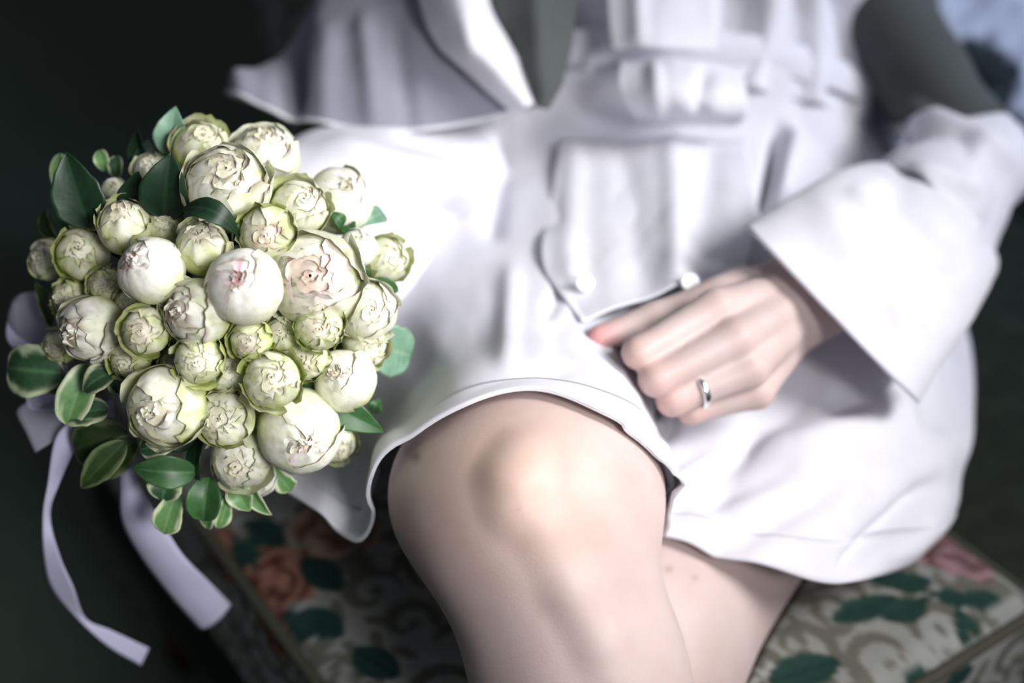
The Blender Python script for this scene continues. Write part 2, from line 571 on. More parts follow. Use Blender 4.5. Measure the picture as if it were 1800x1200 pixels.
# scatter cushion in blue-white fabric beside the left shoulder
def scatter_cushion(name, center, half, thick, rot, colors_fn, mat, label):
    n = 90
    u = np.linspace(-1, 1, n)
    U, Vv = np.meshgrid(u, u, indexing='ij')
    puff = ((1 - np.abs(U) ** 2.6) * (1 - np.abs(Vv) ** 2.6)) ** 0.5
    pin = 1 - 0.10 * ((1 - U ** 2) * np.abs(Vv) ** 3 + (1 - Vv ** 2) * np.abs(U) ** 3)
    wr = 0.006 * fbm(U * 4, Vv * 4, 2.0) * puff
    top = np.stack([U * half * pin, Vv * half * pin, thick * puff + wr], -1)
    bot = np.stack([U * half * pin, Vv * half * pin, -thick * puff], -1)
    c1 = colors_fn(U * half, Vv * half)
    V = np.concatenate([top.reshape(-1, 3), bot.reshape(-1, 3)])
    F = np.concatenate([grid_faces(n, n), grid_faces(n, n, False, n * n)[:, ::-1]])
    o = link(name, make_mesh(name, V, F, np.concatenate([c1.reshape(-1, 3)] * 2), mat), None, center)
    o.rotation_euler = rot
    return tag(o, label, 'cushion')

def blue_print(a, b):
    n = fbm(a * 14 + 3, b * 14, 1.0, 4)
    m = smooth(0.02, 0.16, n)
    base = np.array([0.70, 0.76, 0.92])
    dark = np.array([0.025, 0.04, 0.045])
    sp_ = smooth(0.15, 0.5, fbm(a * 90, b * 90, 3.0, 2))
    return base + (dark - base) * np.maximum(m, 0.35 * sp_)[..., None]

scatter_cushion('cushion', P(1800, -5, 1.33), 0.175, 0.05, (math.radians(62), 0, math.radians(14)), blue_print, M_PRINT,
                'blue-white cushion with dark foliage print behind the left arm')

# ------------------------------------------------------------------ person: body as one surface
PR = []                                        # (p0, p1, r0, r1, group)
def cone(p0, p1, r0, r1, g=0):
    PR.append((np.asarray(p0, float), np.asarray(p1, float), r0, r1, g))
def chain(pts, g=0):
    for (p, r), (q, s) in zip(pts[:-1], pts[1:]):
        cone(p, q, r, s, g)

hipR, hipL = P(1010, 440, 1.11), P(1460, 480, 1.10)
kneeR, kneeL = P(925, 886, 0.744), P(1000, 1290, 0.780)
shinR_dir = unit(P(1008, 1150, 0.742) - kneeR)
ankR = kneeR + shinR_dir * 0.385
ankL = np.array([kneeL[0] - 0.02, kneeL[1] + 0.05, 0.085])
pelvis = P(1180, 330, 1.13)
waist = P(1160, 120, 1.13)
chest = P(1130, -230, 1.19)
neckb = P(1122, -560, 1.25)
headc = P(1115, -840, 1.25)

def lerp(a, b, t): return a + (b - a) * t
# right leg, crossed on top
chain([(hipR, 0.088), (lerp(hipR, kneeR, .45) - UPV * .012, 0.070), (lerp(hipR, kneeR, .82) - UPV * .010, 0.054), (kneeR - UPV * 0.003, 0.0525)])
cone(P(838, 868, .768), P(860, 850, .80), .045, .043)          # flesh of the outer thigh above the knee
cone(P(1012, 868, .766), P(1004, 850, .80), .044, .043)
chain([(P(916, 815, .7005), .014), (P(906, 850, .6965), .0165), (P(906, 885, .6950), .014), (P(945, 925, .6945), .0115)], 1)        # knee cap and tendon
chain([(P(945, 925, .6945), .0115), (P(1000, 1030, .6990), .0125), (P(1050, 1130, .7020), .0125), (P(1085, 1240, .7050), .012)], 1)   # shin crest
chain([(kneeR, 0.056), (lerp(kneeR, ankR, .25) + FWD * 0.006, 0.0505), (lerp(kneeR, ankR, .45) + FWD * .006, 0.047),
       (lerp(kneeR, ankR, .75), 0.036), (ankR, 0.029)])
footR = ankR + np.array([0.01, -0.10, -0.075])
chain([(ankR, 0.029), (ankR + np.array([0.005, -0.05, -0.04]), 0.027), (footR, 0.024), (footR + np.array([0.0, -0.05, -0.03]), 0.014)])
cone(ankR, ankR + np.array([0, 0.03, -0.035]), 0.026, 0.024)
# left leg, below
chain([(hipL, 0.088), (lerp(hipL, kneeL, .45), 0.084), (lerp(hipL, kneeL, .85), 0.068), (kneeL, 0.055)], 2)
chain([(kneeL, 0.055), (lerp(kneeL, ankL, .3) + np.array([0, .012, 0]), 0.052), (lerp(kneeL, ankL, .7), 0.036), (ankL, 0.029)], 2)
chain([(ankL, 0.029), (ankL + np.array([0, -0.08, -0.035]), 0.028), (ankL + np.array([0, -0.16, -0.06]), 0.02)], 2)
cone(ankL, ankL + np.array([0, 0.03, -0.05]), 0.026, 0.028, 2)
# trunk
for s, h in ((-1, 0), (1, 0)):
    o = np.array([s * 0.075, 0, 0])
    chain([(pelvis + o, 0.085), (waist + o * .72, 0.080), (chest + o * .9, 0.088)])
cone(hipR, pelvis, .085, .085); cone(hipL, pelvis, .085, .085)
shR, shL = P(800, -300, 1.21), P(1370, -240, 1.21)
cone(shR, shL, .045, .045)
chain([(chest, .08), (lerp(chest, neckb, .7), .06), (neckb, .050), (lerp(neckb, headc, .5), .048)])
TRUNK_END = len(PR)
# head with face
upn = unit(headc - neckb); fwn = unit(np.cross(RIGHT, upn)); fwn = fwn if fwn[1] < 0 else -fwn
cone(headc + upn * .02 + fwn * -.012, headc + upn * .02 + fwn * .012, .080, .074)
chain([(headc + fwn * .02 - upn * .02, .062), (headc + fwn * .055 - upn * .075, .028)])
chain([(headc + fwn * .092 + upn * .01, .008), (headc + fwn * .108 - upn * .022, .011)], 1)
cone(headc + fwn * .088 - upn * .05 - RIGHT * .016, headc + fwn * .088 - upn * .05 + RIGHT * .016, .007, .007, 1)
for s in (-1, 1):
    cone(headc + RIGHT * s * .078 + upn * .012, headc + RIGHT * s * .08 - upn * .025, .010, .007, 1)
    cone(headc + fwn * .078 + RIGHT * s * .030 + upn * .008, headc + fwn * .079 + RIGHT * s * .031 + upn * .008, .013, .013, 1)
ARM_START = len(PR)
# left arm and hand
elL, wrL = P(1715, 290, 1.03), P(1432, 512, 0.868)
chain([(shL, .045), (lerp(shL, elL, .5), .034), (elL, .027)])
chain([(elL, .027), (lerp(elL, wrL, .35), .029), (lerp(elL, wrL, .8), .025), (wrL, .0235)])
cone(wrL + UPV * .004, P(1395, 535, .856), .0235, .022)
ARM_END = len(PR)
hand_px = dict(
    index=[(1392, 508, .850), (1258, 541, .812), (1122, 620, .790), (1126, 612, .820), (1185, 585, .832)],
    middle=[(1402, 528, .846), (1292, 594, .803), (1152, 668, .786), (1160, 655, .818), (1215, 625, .828)],
    ring=[(1412, 548, .849), (1317, 648, .807), (1182, 704, .795), (1188, 690, .824), (1238, 660, .832)],
    pinky=[(1420, 562, .856), (1330, 690, .822), (1215, 722, .816), (1218, 708, .838), (1250, 685, .844)])
hand_r = dict(index=(.0120, .0104, .0084, .0080, .0070), middle=(.0125, .0108, .0085, .0082, .0072),
              ring=(.0120, .0103, .0082, .0078, .0070), pinky=(.0110, .0090, .0072, .0068, .0062))
for k in hand_px:
    chain([(P(*q), r) for q, r in zip(hand_px[k], hand_r[k])], 1)
cone(P(1360, 560, .856), P(1330, 610, .850), .021, .018, 1)
cone(P(1400, 540, .860), P(1345, 590, .852), .022, .020, 1)
chain([(P(1402, 498, .872), .015), (P(1300, 512, .850), .0135), (P(1265, 522, .842), .0115), (P(1150, 562, .830), .0098), (P(1052, 594, .818), .0074)], 1)
ARM2_START = len(PR)
# right arm, its hand closed around the stems behind the flowers
elR, wrR = P(772, 290, 1.00), P(560, 470, 0.93)
chain([(shR, .045), (lerp(shR, elR, .5), .040), (elR, .027)])
chain([(elR, .027), (lerp(elR, wrR, .35), .028), (wrR, .0235)])
ARM2_END = len(PR)
ST0, ST1 = P(385, 560, 0.79), P(455, 660, 0.985)                # axis of the bunch of stems
sax = unit(ST1 - ST0)
gc = lerp(ST0, ST1, .62)
sx_ = unit(wrR - gc - sax * ((wrR - gc) @ sax)); sy_ = np.cross(sax, sx_)
cone(wrR, gc + sx_ * .038, .0225, .021, 1)
for k, o in enumerate((-.028, -.009, .010, .028)):
    pts = []
    for j, a in enumerate((0, 45, 95, 150, 205)):
        a = math.radians(a)
        rr = .031 - .001 * j
        pts.append((gc + sax * o + (sx_ * math.cos(a) + sy_ * math.sin(a)) * rr, (.0105, .0098, .009, .0085, .0072)[j]))
    chain([(gc + sx_ * .045 + sax * o * .8, .013)] + pts, 1)
pts = [(gc + (sx_ * math.cos(math.radians(a)) + sy_ * math.sin(math.radians(a))) * .031 - sax * q, r)
       for a, q, r in ((-10, .01, .0135), (-60, .022, .0115), (-110, .034, .0095), (-150, .038, .0075))]
chain(pts, 1)

def sdf(V, prims=None):
    """smooth union of the tapered limbs; hand and face blend tightly, the lower leg stays apart"""
    K = (0.010, 0.0018, 0.008)
    S = [np.zeros(len(V)) for _ in K]
    for (a, b, r0, r1, g) in (PR if prims is None else prims):
        ab = b - a
        L2 = max(ab @ ab, 1e-12)
        m = np.linalg.norm(V - (a + b) / 2, axis=1) < math.sqrt(L2) / 2 + max(r0, r1) + 0.09
        idx = np.nonzero(m)[0]
        if not len(idx):
            continue
        q = V[idx] - a
        t = np.clip(q @ ab / L2, 0, 1)
        d = np.linalg.norm(q - t[:, None] * ab, axis=1) - (r0 + (r1 - r0) * t)
        S[g][idx] += np.exp(-np.clip(d, -0.25, 0.3) / K[g])
    D = [np.where(s_ < 1e-12, 0.2, -k * np.log(np.maximum(s_, 1e-13))) for s_, k in zip(S, K)]
    def smin(x, y, k):
        h = np.clip(0.5 + 0.5 * (y - x) / k, 0, 1)
        return y + (x - y) * h - k * h * (1 - h)
    return smin(smin(D[0], D[1], 0.008), D[2], 0.0015)

def sdf_grad(V, prims=None):
    e = 0.0015
    g = np.stack([sdf(V + np.eye(3)[i] * e, prims) - sdf(V - np.eye(3)[i] * e, prims) for i in range(3)], -1)
    return g / np.maximum(np.linalg.norm(g, axis=1, keepdims=True), 1e-9)

def capsule(a, b, r0, r1, seg=12):
    d = b - a
    L = np.linalg.norm(d)
    ax = d / L if L > 1e-6 else np.array([0, 0, 1.0])
    s = unit(np.cross(ax, [0.31, 0.77, 0.55])); t = np.cross(ax, s)
    rings = []
    for k in range(4):
        p = -math.pi / 2 + (k + 0.5) / 4 * math.pi / 2
        rings.append((a + ax * r0 * math.sin(p), r0 * math.cos(p)))
    for k in range(4):
        p = (k + 0.5) / 4 * math.pi / 2
        rings.append((b + ax * r1 * math.sin(p), r1 * math.cos(p)))
    V = []
    for c, r in rings:
        for j in range(seg):
            an = 2 * math.pi * j / seg
            V.append(c + r * (math.cos(an) * s + math.sin(an) * t))
    n = len(V)
    V += [a - ax * r0, b + ax * r1]
    F = grid_faces(8, seg, True).tolist()
    F += [[(j + 1) % seg, j, n] for j in range(seg)] + [[7 * seg + j, 7 * seg + (j + 1) % seg, n + 1] for j in range(seg)]
    return V, F

def build_body():
    V, F = [], []
    for (a, b, r0, r1, g) in PR:
        v, f = capsule(a, b, r0, r1)
        F += [[i + len(V) for i in q] for q in f]
        V += v
    me = make_mesh('body', V, F)
    bm = bmesh.new(); bm.from_mesh(me)
    bmesh.ops.recalc_face_normals(bm, faces=bm.faces[:])
    bm.to_mesh(me); bm.free()
    o = bpy.data.objects.new('tmp', me); COL.objects.link(o)
    m = o.modifiers.new('r', 'REMESH'); m.mode = 'VOXEL'; m.voxel_size = 0.0023
    dg = bpy.context.evaluated_depsgraph_get()
    me2 = bpy.data.meshes.new_from_object(o.evaluated_get(dg))
    bpy.data.objects.remove(o); bpy.data.meshes.remove(me)
    me2.name = 'body'
    n = len(me2.vertices)
    co = np.zeros(n * 3, np.float32); me2.vertices.foreach_get('co', co)
    co = co.reshape(-1, 3).astype(float)
    ed = np.zeros(len(me2.edges) * 2, np.int32); me2.edges.foreach_get('vertices', ed); ed = ed.reshape(-1, 2)
    deg = np.bincount(ed.ravel(), minlength=n).astype(float)
    def relax(x, f):
        s = np.stack([np.bincount(ed[:, 0], x[ed[:, 1], i], n) + np.bincount(ed[:, 1], x[ed[:, 0], i], n) for i in range(3)], -1)
        return x + f * (s / deg[:, None] - x)
    for it in range(8):
        co = relax(co, 0.5)
    for it in range(12):
        no = np.zeros(n * 3, np.float32)
        me2.vertices.foreach_set('co', co.astype(np.float32).ravel()); me2.update()
        me2.vertex_normals.foreach_get('vector', no)
        no = no.reshape(-1, 3)
        co = co - np.clip(sdf(co), -0.0025, 0.0025)[:, None] * no * 0.9
        co = relax(relax(co, 0.4), 0.3)
    no = no / np.maximum(np.linalg.norm(no, axis=1, keepdims=True), 1e-9)
    co = co - np.clip(sdf(co), -0.002, 0.002)[:, None] * no * 0.8
    co = relax(co, 0.4)
    me2.vertices.foreach_set('co', co.astype(np.float32).ravel()); me2.update()
    # skin colour: pale, redder at knuckles, knee and finger tips; two moles
    base = np.array([0.565, 0.455, 0.43])
    col = np.tile(base, (n, 1))
    nz = fbm(co[:, 0] * 25, co[:, 1] * 25, co[:, 2] * 25)
    col *= (1 + 0.05 * nz)[:, None]
    def blot(p, r, c, k):
        nonlocal col
        w = np.exp(-np.sum((co - p) ** 2, 1) / (r * r)) * k
        col = col + (np.asarray(c) - col) * w[:, None]
    for f in ('index', 'middle', 'ring', 'pinky'):
        blot(P(*hand_px[f][1]), .010, (0.66, 0.41, 0.35), .35)
        blot(P(*hand_px[f][2]), .012, (0.66, 0.37, 0.32), .55)
    blot(P(1048, 594, .812), .012, (0.68, 0.25, 0.25), .75)
    blot(P(900, 850, .69), .05, (0.60, 0.40, 0.28), .5)
    surf = [(731, 803, .0026, .75), (1176, 1000, .0018, .5), (1222, 1016, .0016, .35), (909, 893, .0012, .4)]
    for (x, y, r, k) in surf:
        px, py, d = project(co)
        w = np.exp(-((px - x) ** 2 + (py - y) ** 2) / (r / .00029) ** 2) * k * (d < 0.95)
        col = col + (np.array([0.16, 0.09, 0.06]) - col) * w[:, None]
    at = me2.color_attributes.new('Col', 'FLOAT_COLOR', 'POINT')
    at.data.foreach_set('color', np.concatenate([col, np.ones((n, 1))], 1).astype(np.float32).ravel())
    me2.polygons.foreach_set('use_smooth', [True] * len(me2.polygons))
    me2.materials.clear(); me2.materials.append(M_SKIN)
    print('body verts', n)
    return me2

PB = np.array([pelvis[0], pelvis[1], 0.0])
person = empty('person', PB)
tag(person, 'seated person in a white shirt, bare knees crossed, ringed hand on the lap', 'person')
def plink(name, me, parent=None):
    o = link(name, me, parent or person)
    if parent is None:
        o.location = tuple(-PB)
    return o
body = plink('body', build_body())

# the seat cushion gives way under the sitter
cv, cf, cc = CUSHION
flat = cv.reshape(-1, 3).copy()
for _ in range(18):
    w_ = CH0 * np.array([1, 1, 0]) + flat[:, :1] * E1 + flat[:, 1:2] * E2 + flat[:, 2:] * np.array([0, 0, 1.0])
    near = np.nonzero(sdf(w_, PR[:TRUNK_END]) < 0.003)[0]
    near = near[flat[near, 2] > 0.325]
    if not len(near):
        break
    flat[near, 2] -= 0.005
link('seat_cushion', make_mesh('seat_cushion', flat, cf, cc, M_PRINT), chair)

# hair, behind and over the skull
u = np.linspace(0, math.pi, 24); v = np.linspace(0, 2 * math.pi, 40, endpoint=False)
Uu, Vv = np.meshgrid(u, v, indexing='ij')
hn = np.stack([np.sin(Uu) * np.cos(Vv), np.sin(Uu) * np.sin(Vv), np.cos(Uu)], -1)
hr = 0.097 + 0.003 * np.sin(Vv * 14)
H = headc + hr[..., None] * (hn[..., 0:1] * RIGHT * .93 + hn[..., 1:2] * (-fwn) + hn[..., 2:3] * upn) - fwn * .030 + upn * .022
plink('hair', make_mesh('hair', H, grid_faces(24, 40, True), None, M_HAIR))

# ------------------------------------------------------------------ shirt
FOLDS = []
def fold(x0, y0, x1, y1, w, amp):
    FOLDS.append((x0, y0, x1, y1, w, amp))
def fold_disp(px, py, folds):
    s = np.zeros_like(px)
    for (x0, y0, x1, y1, w, amp) in folds:
        dx, dy = x1 - x0, y1 - y0
        L2 = dx * dx + dy * dy
        t = ((px - x0) * dx + (py - y0) * dy) / L2
        ds = ((px - x0) * dy - (py - y0) * dx) / math.sqrt(L2)
        taper = smooth(-0.15, 0.2, t) * (1 - smooth(0.8, 1.15, t))
        s = s + amp * taper * np.exp(-(ds / w) ** 2)
    return s

TRUNK = PR[:TRUNK_END]
ARM_L, ARM_R = PR[ARM_START:ARM_END], PR[ARM2_START:ARM2_END]
def clear_body(G, gap, prims=TRUNK):
    sh = G.shape
    V = G.reshape(-1, 3).copy()
    for _ in range(4):
        d = sdf(V, prims)
        m = np.nonzero(d < gap)[0]
        if not len(m):
            break
        V[m] += sdf_grad(V[m], prims) * np.minimum(gap - d[m], 0.02)[:, None]
    return V.reshape(sh)

lap = [
 [(640,230,1.115),(690,185,1.075),(760,150,1.05),(830,135,1.04),(900,128,1.03),(990,122,1.02),(1080,118,1.012),(1180,116,1.012),(1280,116,1.018),(1370,118,1.03),(1440,125,1.055),(1510,135,1.09),(1570,150,1.14)],
 [(620,330,1.10),(680,290,1.06),(750,265,1.04),(820,255,1.03),(900,250,1.02),(990,246,1.015),(1080,244,1.01),(1180,242,1.01),(1280,240,1.015),(1370,238,1.025),(1440,240,1.045),(1510,245,1.08),(1570,260,1.13)],
 [(590,430,1.04),(650,410,1.0),(730,395,.975),(800,385,.96),(890,378,.95),(990,372,.942),(1090,370,.938),(1190,370,.94),(1290,370,.945),(1390,372,.96),(1480,380,.985),(1560,395,1.03),(1640,420,1.09)],
 [(560,560,.98),(620,540,.94),(700,515,.91),(780,495,.888),(870,488,.875),(970,490,.868),(1080,500,.874),(1180,520,.892),(1290,520,.905),(1420,515,.912),(1530,525,.935),(1620,555,.985),(1700,590,1.06)],
 [(530,680,.92),(590,670,.88),(670,640,.85),(760,600,.82),(850,585,.805),(950,585,.80),(1060,610,.838),(1140,660,.865),(1210,720,.872),(1370,710,.868),(1520,690,.885),(1630,700,.935),(1712,730,1.0)],
 [(500,770,.87),(570,790,.83),(650,790,.80),(725,708,.765),(822,645,.748),(945,635,.745),(1065,670,.775),(1155,745,.818),(1190,840,.832),(1330,850,.82),(1500,840,.835),(1640,825,.89),(1694,812,.95)],
 [(480,850,.83),(560,900,.80),(635,950,.78),(698,815,.738),(795,724,.716),(935,692,.716),(1060,732,.716),(1150,836,.748),(1166,957,.790),(1330,990,.785),(1465,1026,.80),(1590,992,.86),(1622,945,.92)]]
G = PP(cr_resample(cr_resample(np.array(lap), 90, 0), 170, 1))
G = clear_body(G, 0.006)
px, py, _ = project(G)
lapf = [(1165, 905, 1330, 770, 16, -.010), (1175, 860, 1290, 790, 12, .006), (1200, 950, 1450, 800, 30, .005), (1480, 1000, 1640, 850, 17, -.012), (1560, 985, 1700, 850, 22, .010),
        (1230, 900, 1400, 830, 18, -.004), (1290, 960, 1480, 850, 18, -.004), (1330, 800, 1560, 740, 30, .008), (1450, 720, 1620, 660, 22, -.008),
        (900, 470, 890, 640, 18, .004), (1000, 480, 960, 560, 14, -.004), (880, 300, 860, 420, 22, -.006), (1372, 225, 1345, 360, 11, -.022), (1395, 230, 1370, 340, 12, .010), (640, 800, 600, 930, 25, -.012), (700, 760, 640, 900, 20, .006),
        (700, 560, 760, 700, 30, -.004), (1130, 560, 1170, 760, 20, -.012), (1110, 740, 1160, 820, 15, -.006), (1600, 600, 1660, 760, 25, -.008), (1540, 580, 1600, 780, 22, .006)]
nz = fbm(px / 90.0, py / 120.0, 2.0, 3)
Nn = vnormals(G)
sgn = np.sign(-(Nn @ FWD).mean())
G = G + Nn * sgn * (fold_disp(px, py, lapf) + 0.0022 * nz * smooth(0, 14, np.arange(90)[::-1])[:, None])[..., None]
G = clear_body(G, 0.003)
shirt = plink('shirt', make_mesh('shirt', G, grid_faces(90, 170), None, M_SHIRT))
solidify(shirt, 0.0012)
HEM = G[-1]
# stitched hem along the lower edge
hem_in = G[-7:]
hn_ = vnormals(hem_in) * sgn
o = plink('hem', make_mesh('hem', hem_in + hn_ * 0.0009, grid_faces(7, 170), None, M_SHIRT), shirt)
solidify(o, 0.001)

def loft(rings, nr, nc, folds=(), amp=0.0018, seed=0.0, gap=None, prims=TRUNK):
    """rings: centre, half axis a, half axis b -> cloth tube"""
    R = np.array([[np.asarray(c, float), np.asarray(a, float), np.asarray(b, float)] for c, a, b in rings])
    R = cr_resample(R, nr, 0)
    th = np.linspace(0, 2 * math.pi, nc, endpoint=False)
    G = R[:, None, 0] + np.cos(th)[None, :, None] * R[:, None, 1] + np.sin(th)[None, :, None] * R[:, None, 2]
    if gap:
        G = clear_body(G, gap, prims)
    px, py, _ = project(G)
    cen = G.mean(1, keepdims=True)
    n = vnormals(G, True)
    s = np.sign(np.sum(n * (G - cen)))
    n = n * s
    facing = smooth(-0.2, 0.3, -(n @ FWD))
    dsp = fold_disp(px, py, folds) * facing + amp * fbm(G[..., 0] * 22 + seed, G[..., 1] * 22, G[..., 2] * 22)
    G = G + n * dsp[..., None]
    return clear_body(G, gap, prims) if gap else G

def cloth_tube(name, G, mat, parent, t=0.0012):
    o = plink(name, make_mesh(name, G, grid_faces(G.shape[0], G.shape[1], True), None, mat), parent)
    solidify(o, t)
    return o

# bodice around the trunk
tax = unit(chest - waist); tb = unit(np.cross(RIGHT, tax)); tb = tb if tb[1] < 0 else -tb
wf = P(1110, 240, 1.115)
bod = loft([(wf - tax * .01, RIGHT * .185, tb * .098), (wf + tax * .05, RIGHT * .19, tb * .112), (P(1120, 0, 1.14), RIGHT * .195, tb * .122),
            (P(1125, -180, 1.18), RIGHT * .20, tb * .125), (P(1122, -330, 1.22), RIGHT * .19, tb * .105), (P(1120, -470, 1.25), RIGHT * .10, tb * .075)], 90, 180,
           [(980, -80, 965, 200, 45, -.030), (1000, -60, 950, 230, 30, .0), (1420, -60, 1430, 190, 16, .012), (1470, -60, 1490, 180, 20, -.014), (1360, -40, 1310, 200, 22, .012), (1290, -60, 1300, 110, 30, -.020),
            (1520, -60, 1510, 200, 16, .012), (1060, 60, 980, 240, 25, .016), (900, -60, 920, 200, 25, .010), (1180, 120, 1200, 240, 60, .006)], 0.004, 3.0, 0.004)
cloth_tube('bodice', bod, M_SHIRT, shirt)

# sash around the waist with knot and loops
sash = loft([(wf + tax * .004, RIGHT * .190, tb * .104), (wf + tax * .016, RIGHT * .193, tb * .111), (wf + tax * .030, RIGHT * .190, tb * .113)], 12, 150,
            [(900, 235, 1500, 235, 8, -.004)], 0.002, 8.0)
cloth_tube('sash', sash, M_SHIRT, shirt)

def patch(name, ctrl, nr, nc, folds, mat, parent, amp=0.002, seed=0.0, t=0.0012, clear=None):
    G = PP(cr_resample(cr_resample(np.array(ctrl, float), nr, 0), nc, 1))
    if clear:
        G = clear_body(G, clear)
    px, py, _ = project(G)
    n = vnormals(G)
    n = n * np.sign(-(n @ FWD).mean())
    G = G + n * (fold_disp(px, py, folds) + amp * fbm(px / 70 + seed, py / 70, seed))[..., None]
    o = plink(name, make_mesh(name, G, grid_faces(nr, nc), None, mat), parent)
    solidify(o, t)
    return o

patch('sash_loop', [[(1090, 105, .985), (1190, 100, .970), (1300, 118, .985)], [(1085, 150, .962), (1190, 150, .945), (1312, 165, .965)],
                    [(1105, 190, .965), (1200, 195, .950), (1310, 205, .970)], [(1130, 215, .995), (1210, 218, .985), (1290, 222, .998)]], 30, 40,
      [(1150, 110, 1160, 210, 12, .004), (1240, 120, 1230, 210, 14, -.005)], M_SHIRT, shirt)
patch('shirt_panel', [[(1070, -90, 1.02), (1150, -95, 1.01), (1245, -90, 1.02)], [(1066, 0, .995), (1155, 0, .985), (1252, -2, .995)],
                      [(1075, 88, .980), (1160, 84, .968), (1258, 90, .982)]], 30, 30, [(1120, -40, 1125, 80, 15, .004)], M_SHIRT, shirt)
# front flap of the shirt lying over the lap, with its buttons
flap = [[(985, 250, 1.002), (1090, 248, .998), (1200, 246, .998), (1310, 246, 1.004)],
        [(962, 380, .942), (1080, 380, .929), (1200, 380, .929), (1330, 380, .938)],
        [(955, 475, .880), (1060, 470, .873), (1190, 455, .881), (1318, 440, .900)],
        [(1020, 572, .828), (1100, 536, .838), (1200, 506, .850), (1308, 492, .864)]]
patch('shirt_flap', flap, 60, 60, [(1010, 230, 1000, 520, 22, .004), (1090, 230, 1130, 520, 30, -.004), (1180, 230, 1190, 520, 22, .005), (1250, 230, 1235, 520, 26, -.003)], M_SHIRT, shirt, 0.002, 5.0, 0.0012, 0.008)
for (x, y, d) in ((1028, 497, .850), (1212, 496, .846)):
    th = np.linspace(0, 2 * math.pi, 20, endpoint=False)
    c = P(x, y, d)
    rings = [(0.0052, 0.0), (0.0055, 0.0010), (0.0046, 0.0018), (0.0036, 0.0013), (0.0001, 0.0012)]
    V = np.array([[c + RIGHT * r * math.cos(a) + UPV * r * math.sin(a) - FWD * h for a in th] for r, h in rings])
    plink('button', make_mesh('button', V, grid_faces(5, 20, True), None, M_BUTTON), shirt)

# left sleeve and its deep folded cuff
def ringpx(pa, pb, d, bdepth):
    """ring whose silhouette ends are at two pixels; bdepth half depth along the view"""
    A, B = P(*pa, d), P(*pb, d)
    m = (A + B) / 2
    return (m, (B - A) / 2, unit(np.array([0, 0, CAM_Z]) - m) * bdepth)

slv = loft([ringpx((1560, 300), (1735, 470), .985, .058), ringpx((1590, 245), (1785, 345), 1.01, .058), ringpx((1600, 218), (1808, 255), 1.04, .058), ringpx((1604, 216), (1778, 192), 1.07, .06),
            ringpx((1580, 205), (1686, 118), 1.10, .055), ringpx((1482, 140), (1585, 45), 1.13, .057), ringpx((1370, -10), (1475, -120), 1.17, .06), ringpx((1290, -160), (1400, -290), 1.22, .055)], 80, 90,
           [(1590, 190, 1770, 280, 22, .012), (1560, 250, 1700, 260, 18, -.016), (1620, 130, 1790, 220, 24, -.010), (1580, 40, 1650, 160, 15, -.010), (1600, 300, 1720, 330, 15, .006)], 0.004, 1.0, 0.005, ARM_L)
cloth_tube('sleeve', slv[:32], M_SHIRT, shirt)
tag(cloth_tube('upper_sleeve', slv[31:], M_SHADED_CLOTH, shirt), 'darker shaded grey cloth part of the sleeve, shade put in the colour')  # dark colour stands in for shade on this part of the sleeve
cuff = loft([ringpx((1310, 398), (1614, 708), .862, .048), ringpx((1390, 345), (1662, 628), .885, .053), ringpx((1470, 305), (1712, 555), .918, .058), ringpx((1545, 288), (1752, 470), .965, .062), ringpx((1600, 300), (1735, 420), .99, .056)], 60, 90,
            [(1440, 360, 1600, 560, 35, .006), (1560, 330, 1680, 470, 22, -.008), (1600, 300, 1720, 420, 14, .008), (1500, 330, 1560, 420, 20, .004)], 0.0025, 6.0)
cloth_tube('cuff', cuff, M_SHIRT, shirt, 0.0018)

# right sleeve: wide sheer upper part, deep white cuff around the forearm
cuffr = loft([ringpx((440, 300), (640, 560), .90, .05), ringpx((530, 238), (738, 520), .935, .058), ringpx((640, 215), (790, 400), .965, .060), ringpx((760, 212), (850, 370), .99, .058),
              ringpx((845, 218), (885, 325), 1.005, .045), ringpx((872, 245), (892, 300), 1.01, .02)], 60, 90,
             [(560, 260, 840, 330, 25, .008), (640, 320, 800, 390, 22, -.006), (700, 240, 860, 300, 18, -.005), (600, 380, 720, 480, 25, .006)], 0.003, 2.0, 0.005, ARM_R)
cloth_tube('cuff', cuffr, M_SHIRT, shirt, 0.0018)
slr = loft([ringpx((402, 165), (945, 185), .985, .050), ringpx((455, 120), (950, 130), .995, .060), ringpx((520, 40), (975, 40), 1.02, .065), ringpx((610, -120), (1000, -100), 1.09, .07), ringpx((760, -300), (960, -300), 1.20, .06)], 70, 130,
           [(770, -60, 800, 60, 35, .022), (800, 50, 930, 190, 24, .022), (880, -20, 960, 140, 30, -.020), (520, -60, 505, 160, 22, -.030), (460, -30, 420, 160, 22, .016), (640, 20, 660, 180, 16, .005), (700, 40, 720, 190, 12, -.005), (580, 40, 570, 180, 18, .004)], 0.004, 4.0)
gpx, gpy, _ = project(slr)
# the mouth of the sleeve sags into a curve
w = np.linspace(1, 0, 70)[:, None] ** 3
sag = 0.020 * np.sin(np.clip((gpx - 402) / 543, 0, 1) * math.pi) * w
slr = slr - UPV * sag[..., None]
cloth_tube('sleeve', slr, M_SHEER, shirt)
V, F = tube(slr[0], 0.0016, 6, True)
plink('sleeve_edge', make_mesh('sleeve_edge', V, F, None, M_SHIRT), shirt)

